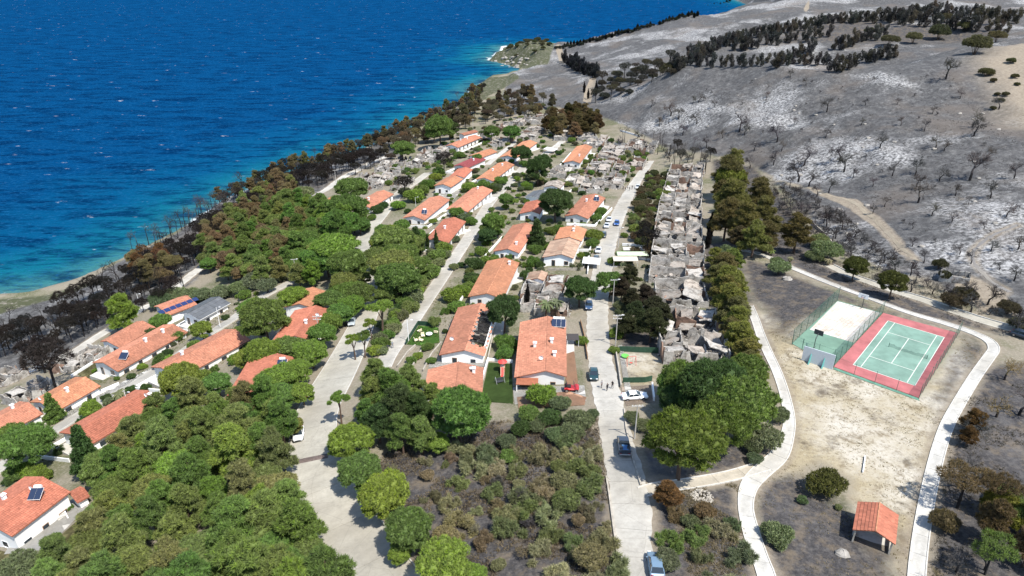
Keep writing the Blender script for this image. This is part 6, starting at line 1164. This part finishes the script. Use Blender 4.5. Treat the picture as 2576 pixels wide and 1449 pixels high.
# ------------------------------------------------------------------ people
def person_mesh(name, walk, arm, mats):
    J = {'pel':(0,0,.93),'che':(0,.02,1.25),'nk':(0,.02,1.47),'hd':(0,-.02,1.62),'ht':(0,-.01,1.72),'sl':(-.19,.02,1.42),'sr':(.19,.02,1.42),'el':(-.24,.02-arm*.4,1.15),'er':(.24,.02+arm*.5,1.15),'wl':(-.24,-.1-arm*.6,.92),'wr':(.24,-.08+arm*.6,.93),'hl':(-.24,-.14-arm*.6,.83),'hr':(.24,-.10+arm*.6,.84),
         'pl':(-.1,0,.90),'pr':(.1,0,.90),'kl':(-.11,-.05-walk*.5,.50),'kr':(.11,-.03+walk*.4,.50),'al':(-.11,.02-walk,.09),'ar':(.11,.03+walk,.09),'fl':(-.12,-.17-walk,.04),'fr':(.12,-.15+walk,.04)}
    E_ = [('pel','che'),('che','nk'),('nk','hd'),('hd','ht'),('che','sl'),('che','sr'),('sl','el'),('el','wl'),('wl','hl'),('sr','er'),('er','wr'),('wr','hr'),('pel','pl'),('pel','pr'),('pl','kl'),('kl','al'),('al','fl'),('pr','kr'),('kr','ar'),('ar','fr')]
    rad = dict(pel=.14,che=.15,nk=.06,hd=.095,ht=.07,sl=.075,sr=.075,el=.05,er=.05,wl=.035,wr=.035,hl=.035,hr=.035,pl=.10,pr=.10,kl=.065,kr=.065,al=.045,ar=.045,fl=.04,fr=.04)
    ks = list(J); me = bpy.data.meshes.new(name); me.from_pydata([J[k] for k in ks], [(ks.index(a), ks.index(b)) for a, b in E_], []); o = bpy.data.objects.new('tmp', me); COL.objects.link(o)
    o.modifiers.new('s', 'SKIN'); sv = me.skin_vertices[0].data
    for i, k in enumerate(ks): sv[i].radius = (rad[k], rad[k]*.9); sv[i].use_root = (k == 'pel')
    o.modifiers.new('d', 'SUBSURF').levels = 1; dg = bpy.context.evaluated_depsgraph_get(); m2 = bpy.data.meshes.new_from_object(o.evaluated_get(dg)); bpy.data.objects.remove(o)
    for m_ in mats: m2.materials.append(m_)
    for p in m2.polygons:
        z = p.center.z; x = abs(p.center.x); p.material_index = 3 if z > 1.63 else (2 if z > 1.49 or (x > .2 and z < 1.12) else (0 if z > .92 else (1 if z > .08 else 3))); p.use_smooth = True
    return m2
SKIN = M_plain('skin', (.42,.25,.17), .1); HAIR = M_plain('dark_hair', (.02,.015,.012), .2)
def cloth(c): return M_plain('cloth', c, .2, 4)
def person(px, face, label, shirt, trou, walk=.12, arm=.15, group=None):
    p = gnd(*px); q = gnd(*face); t = obj('person', person_mesh('person', walk, arm, [cloth(shirt), cloth(trou), SKIN, HAIR]), None, (p[0], p[1], p[2]+.09)); t.rotation_euler = (0, 0, math.atan2(q[1]-p[1], q[0]-p[0])+math.pi/2); return tag(t, label, 'person', group)
person((1513,976),(1530,985),'person in grey shirt standing by the dark teal car',(.25,.25,.26),(.05,.05,.06))
person((1527,984),(1515,975),'person all in dark clothes in the middle of the small group',(.03,.03,.035),(.03,.03,.04))
person((1540,978),(1527,984),'person in black top beside the kerb of the right street',(.02,.02,.02),(.06,.06,.08))
person((976,884),(960,910),'person in dark clothes walking down the middle street',(.03,.035,.05),(.03,.03,.04),.2,.2)
person((988,876),(975,900),'person in blue jeans following down the middle street',(.2,.22,.25),(.06,.09,.16),.18,.2)
for x, y, s in ((1568,478,(.1,.1,.12)),(1573,481,(.05,.05,.06)),(1578,477,(.3,.3,.3)),(1583,480,(.06,.06,.08)),(1590,476,(.12,.12,.12))): person((x, y),(1560,500),'distant person standing in the far group on the right street',s,(.04,.04,.05),.1,.1,'far group of people')
# ------------------------------------------------------------------ poles
POLE = M_plain('pole_concrete', (.42,.40,.37), .2, 2); WOODP = M_plain('pole_timber', (.24,.20,.16), .3, 2)
def pole(px, h, label, arm=0, lamp=False, mat=None, r=.13, rz=0.0):
    p = gnd(*px); t = thing('utility_pole' if arm else 'lamp_post', label, 'pole', p, rz); MB().tube((0,0,-.6),(0,0,h),r,r*.6,8).build('post', mat or POLE, t)
    for i in range(arm):
        z = h-.25-i*.7; a = MB().box((-.95,-.06,z),(.95,.06,z+.12)).build('cross_arm', mat or POLE, t)
        for x in (-.8,-.3,.3,.8): MB().tube((x,0,z+.125),(x,0,z+.32),.05,.03,6).build('insulator', WHITE, a)
    if lamp:
        k = MB().tube((0,0,h-.1),(.9,-.2,h+.15),.035,.03,5).build('lamp_arm', GALV, t); MB().loft([[(.8,-.3,h+.12),(1.35,-.36,h+.14),(1.35,-.2,h+.14),(.8,-.14,h+.12)],[(.85,-.28,h+.22),(1.3,-.33,h+.2),(1.3,-.22,h+.2),(.85,-.16,h+.22)]]).build('lamp_head', WHITE, k)
pole((1548,870),7.5,'concrete utility pole with crossarms beside the right street kerb',2,True); pole((1596,1104),6.6,'slender pole in front of the huge domed pine',1,False); pole((1541,770),7.2,'utility pole by the dark trees above the lawn yard',1,True)
pole((1540,722),6,'utility pole below the pale awnings',1); pole((1555,622),6.5,'utility pole across from the parked row',1,True); pole((1595,513),6.5,'utility pole by the group of people',1); pole((806,866),7.5,'utility pole rising over a red roof at the wide road',2,True)
pole((1028,858),5.5,'thin white lamp post beside the bright green lawn',0,True,WHITE,.09); pole((711,1088),6,'lamp post in the pines beside the white car',0,True,WHITE,.09); pole((746,700),6.5,'utility pole at the grove edge above the lower street',1,True); pole((554,822),6.0,'lamp post on the lower street before the grey roof',0,True,WHITE,.09)
pole((356,785),6.5,'lamp post beside the round pine on the seaside track',0,True,WHITE,.09); pole((934,420),6.5,'utility pole among black trees by the seaside track',1); pole((845,457),6,'utility pole at the seaside track bend',1); pole((1015,485),5,'utility pole by the black round tree',1,True); pole((1190,325),6.5,'utility pole at the far village edge',1); pole((1680,397),7,'utility pole standing over the topmost terrace ruin',1); pole((905,545),6,'utility pole at the upper bend of the wide road',1)
pole((877,592),6,'utility pole among green pines at the road bend',1); pole((327,1035),5,'thin lamp post on the pale patio by the fan palm',0,True,WHITE,.07); pole((1046,520),4,'thin garden lamp above the two window house',0,True,WHITE,.07)
# ------------------------------------------------------------------ garden walls, fences, yard things
def wall(px, h, label, mat=None, th=.25, name='garden_wall', cat='wall', group=None, step=2.0):
    W2 = [gnd(*p)[:2] for p in px]; pts = []
    for a, b in zip(W2[:-1], W2[1:]):
        k = max(1, int(np.linalg.norm(b-a)/step)); pts += [a+(b-a)*i/k for i in range(k)]
    pts.append(W2[-1]); pts = np.array(pts); d = np.gradient(pts, axis=0); d /= np.linalg.norm(d, axis=1)[:, None]; n_ = np.stack([-d[:, 1], d[:, 0]], 1)*th/2; o_ = np.array([*pts[0], hz(*pts[0])]); rings = []
    for p, q in zip(pts, n_):
        z = hz(*p); rings.append([tuple(np.array([*(p-q), z-.6])-o_), tuple(np.array([*(p-q), z+h])-o_), tuple(np.array([*(p+q), z+h])-o_), tuple(np.array([*(p+q), z-.6])-o_)])
    return tag(MB().loft(rings).build(name, mat or STONEW, None, o_), label, cat, group)
wall([(1228,908),(1213,960),(1206,1012)],.9,'white wall along the left side of the playground lawn',WHITE); wall([(1229,907),(1290,912)],.6,'low white wall at the top of the playground lawn',WHITE); wall([(1245,825),(1232,885),(1228,905)],.7,'long pale wall beside the burnt roof house yard')
wall([(1000,925),(1025,890),(1045,872)],.6,'lowest pale terrace wall of the garden steps'); wall([(1035,930),(1060,885),(1070,870)],.6,'middle pale terrace wall of the garden steps'); wall([(1065,935),(1085,895),(1110,865)],.6,'upper pale terrace wall of the garden steps')
GSC = M_plain('green_screen', (.03,.075,.045), .3, 2); wall([(1557,884),(1600,886),(1655,888)],1.3,'dark green screen fence above the dry yard',GSC,.06,'screen_fence','fence'); wall([(1566,963),(1622,962),(1640,958)],1.2,'dark green screen fence behind the white sedan',GSC,.06,'screen_fence','fence')
wall([(1021,868),(1052,818),(1104,822)],1.2,'dark green fence round the bright lawn',GSC,.06,'screen_fence','fence'); wall([(1562,975),(1556,930),(1548,880)],.7,'pale kerb wall between pavement and dry yard'); wall([(1645,1010),(1640,972)],1.0,'white gate wall beside the sedan bay',WHITE)
wall([(1612,1222),(1590,1150),(1575,1080),(1570,1030)],.35,'low pale edging along the right street by the huge pine'); wall([(1560,1449),(1545,1340),(1533,1250),(1525,1200)],.3,'low pale edging along the right street by singed shrubs'); wall([(180,950),(235,915),(262,905)],.8,'white wall round the small dry lawn',WHITE); wall([(225,1000),(300,968)],.7,'white patio wall by the fan palm',WHITE)
wall([(2170,1190),(2176,1150)],.02+.3,'short white drain edge on the pale field',WHITE,.15); wall([(1460,810),(1470,850),(1478,905)],.8,'thin rusty railing wall beside the main house terrace',FRAME,.1,'railing','railing')
wall([(2040,560),(2075,595),(2120,640)],.9,'low stone wall behind the straight trunked pine'); wall([(1560,330),(1610,345)],.8,'broken white wall by the topmost ruins',WHITE)
wall([(1478,690),(1482,650),(1470,668)],1.0,'white yard wall beside the brown felt roof',WHITE); wall([(1570,650),(1640,655)],.8,'white terrace wall above the pale awnings',WHITE); wall([(1565,618),(1650,622)],.8,'white terrace wall by the black garden tree',WHITE)
wall([(1672,900),(1668,850),(1660,815)],1.5,'white scorched yard wall of the lowest burnt house',RUIN_W)
def awning(px, col, label, w, d_, rz, h=2.3):
    p = gnd(*px); t = thing('awning', label, 'awning', p, rz); MB().add([(-w/2,-d_/2,h-.3),(w/2,-d_/2,h-.3),(w/2,d_/2,h),(-w/2,d_/2,h),(-w/2,-d_/2,h-.36),(w/2,-d_/2,h-.36),(w/2,d_/2,h-.06),(-w/2,d_/2,h-.06)], [(0,1,2,3),(7,6,5,4),(0,4,5,1),(1,5,6,2),(2,6,7,3),(3,7,4,0)]).build('canopy', M_plain('awning_cloth', col, .1), t)
    for x in (-w/2+.1, w/2-.1):
        for y in (-d_/2+.1, d_/2-.1): MB().tube((x,y,-.5),(x,y,h-.38+(.3 if y > 0 else 0)),.04,.04,5).build('post', WHITE, t)
awning((1572,668),(.5,.45,.36),'cream flat awning beside the right street',7,2.6,0); awning((1590,655),(.42,.48,.35),'pale green awning behind the cream awning',9,2.4,0); awning((1600,642),(.42,.4,.37),'long pale pergola roof above the green awning',8,1.8,0)
awning((1385,384),(.55,.55,.53),'white pergola patio roof near the street top',7,4,-.6,2.2); awning((1487,672),(.55,.54,.52),'white flat carport roof beside the parked dark grey car',5,4,-.2,2.2); awning((1440,868),(.05,.045,.045),'small dark pergola on the orange terrace',2.6,2.2,0,2.2)
# playground pieces
REDP = M_plain('red_plastic', (.55,.06,.05), .15, 2, .5); YELP = M_plain('cream_plastic', (.7,.6,.42), .1, 2, .5)
p = gnd(1264,940); t = thing('playground_slide', 'playground slide with red umbrella roof on the fenced lawn', 'slide', p, 0)
for x in (-.45,.45):
    for y in (.6,1.5): MB().tube((x,y,-.2),(x,y,2.2),.05,.05,6).build('post', REDP, t)
MB().box((-.5,.55,1.1),(.5,1.55,1.18)).build('deck', YELP, t); k = MB(); k.loft([[(1.0*math.cos(a*math.pi/4),1.05+1.0*math.sin(a*math.pi/4),2.2) for a in range(8)],[(.05*math.cos(a*math.pi/4),1.05+.05*math.sin(a*math.pi/4),2.75) for a in range(8)]]); k.build('umbrella_roof', REDP, t)
MB().loft([[(-.3,.55,1.15),(.3,.55,1.15),(.3,.55,1.2),(-.3,.55,1.2)],[(-.3,-.9,.3),(.3,-.9,.3),(.3,-.9,.35),(-.3,-.9,.35)],[(-.3,-1.4,.15),(.3,-1.4,.15),(.3,-1.4,.2),(-.3,-1.4,.2)]]).build('chute', REDP, t)
for s in (-1,1): MB().loft([[(s*.32-.03,.55,1.1),(s*.32+.03,.55,1.1),(s*.32+.03,.55,1.4),(s*.32-.03,.55,1.4)],[(s*.32-.03,-1.3,.1),(s*.32+.03,-1.3,.1),(s*.32+.03,-1.3,.4),(s*.32-.03,-1.3,.4)]]).build('chute_side', YELP, t)
p = gnd(1257,962); t = thing('rocker_seat', 'dark grey garden swing lying on the playground lawn', 'swing', p, .4); MB().box((-.7,-.5,.35),(.7,.1,.45)).build('seat', DARKMETAL, t); MB().box((-.7,.11,.4),(.7,.2,1.0)).build('backrest', DARKMETAL, t); [MB().tube((x,-.8,0),(x,.1,1.4),.04,.04,5).tube((x,.8,0),(x,.1,1.4),.04,.04,5).build('side_frame', GALV, t) for x in (-.85,.85)]
p = gnd(1587,918); t = thing('swing_set', 'red metal swing frame in the dry yard', 'swing', p, .1); [MB().tube((x,-.6,-.1),(x,0,2.0),.04,.04,5).tube((x,.6,-.1),(x,0,2.0),.04,.04,5).build('leg_frame', REDP, t) for x in (-.9,.9)]; MB().tube((-.9,0,2.0),(.9,0,2.0),.04,.04,5).build('top_bar', REDP, t); MB().box((-.25,-.15,.5),(.25,.15,.56)).tube((-.24,0,.56),(-.24,0,2.0),.012,.012,4).tube((.24,0,.56),(.24,0,2.0),.012,.012,4).build('seat', REDP, t)
p = gnd(1572,900); t = thing('trampoline', 'small green round trampoline in the dry yard corner', 'trampoline', p); MB().tube((0,0,.45),(0,0,.55),.8,.8,14).build('bed', M_plain('green_plastic',(.12,.4,.08)), t); [MB().tube((.65*math.cos(a),.65*math.sin(a),-.1),(.65*math.cos(a),.65*math.sin(a),.45),.03,.03,5).build('leg', GALV, t) for a in (0,1.57,3.14,4.71)]
p = gnd(1080,846); t = thing('garden_table', 'round white garden table on the bright green lawn', 'table', p); MB().tube((0,0,.70),(0,0,.74),.75,.75,16).build('top', WHITE, t); MB().tube((0,0,-.05),(0,0,.70),.07,.07,6).build('leg', WHITE, t)
for x, y, r in ((1064,847,.3),(1047,858,2),(1060,858,1.2),(1055,835,4),(1097,838,3)):
    p = gnd(x, y); t = thing('garden_chair', 'cream garden lounge chair on the bright green lawn', 'chair', p, r, 'lawn chairs'); MB().box((-.4,-.4,.3),(.4,.4,.4)).build('seat', YELP, t); MB().box((-.4,.41,.35),(.4,.5,.95)).build('backrest', YELP, t); [MB().box((x_-.04,y_-.04,-.1),(x_+.04,y_+.04,.3)).build('leg', YELP, t) for x_ in (-.34,.34) for y_ in (-.34,.34)]
# loose stones on the field, heap of pale stones
p = gnd(1765,1250); hp = MB()
for i in range(120):
    s = R.uniform(.06,.2); a = R.uniform(0,6.28); rr = 1.5*math.sqrt(R.random()); M_ = Matrix.Translation((rr*math.cos(a), rr*math.sin(a), .03+s*.3+.3*(1-rr/1.6)))@Matrix.Rotation(R.uniform(0,6),4,Vector((R.random(),R.random(),R.random()+.1)).normalized()); hp.box((-s,-s*.8,-s*.6),(s,s*.8,s*.6),M_,R.uniform(.8,1.2))
hp = hp.build('stone_heap', M_plain('pale_stone', (.38,.35,.30), .3, 2), None, p); tag(hp, 'heap of pale stones on black ground below the sandy path', 'stones')
ROCKM = M_plain('grey_boulder', (.30,.28,.25), .4, 1.2, .95, .1, 0, .6)
def boulder(px, s, label, group=None, mat=None):
    p = gnd(*px); V, F = ico((0,0,0), (s, s*.8, s*.5), 1, 6, 8); V *= 1+NR.uniform(-.18,.18,(len(V),1)); tag(obj('boulder', np_mesh('boulder', V, F, np.ones(len(V)), mat or ROCKM), None, (p[0], p[1], p[2]+s*.12)), label, 'rock', group)
boulder((1980,703),1.3,'flat pale boulder on the black field corner'); boulder((2120,1395),.9,'grey boulder below the pavilion')
for i in range(34): boulder((R.uniform(1240,1330), R.uniform(140,172)), R.uniform(1.2,3.2), 'dark shore rock at the foot of the headland', 'headland rocks')
for i in range(46): boulder((R.uniform(1700,2560), R.uniform(190,640)), R.uniform(.4,1.0), 'small dark rock lying on the ashen hillside', 'hillside rocks')
# burnt shed frame in the gully
p = gnd(2400,702); t = thing('burnt_shed', 'burnt roofless shed with black beams beyond the outer path', 'ruin', p, -.6)
for a, b in (((-3,-2),(3,-2)),((3,-2),(3,2)),((3,2),(-3,2)),((-3,2),(-3,-2))): jag_wall(t, a, b, 1.8, RUIN_W)
for i in range(6): MB().tube((-3+i*1.2,-2,1.7),(-3+i*1.2,2,1.8),.09,.09,4).build('charred_beam', CHAR, t)
MB().box((-2.8,-1.8,-.3),(2.8,1.8,.2)).build('floor', CHAR, t)
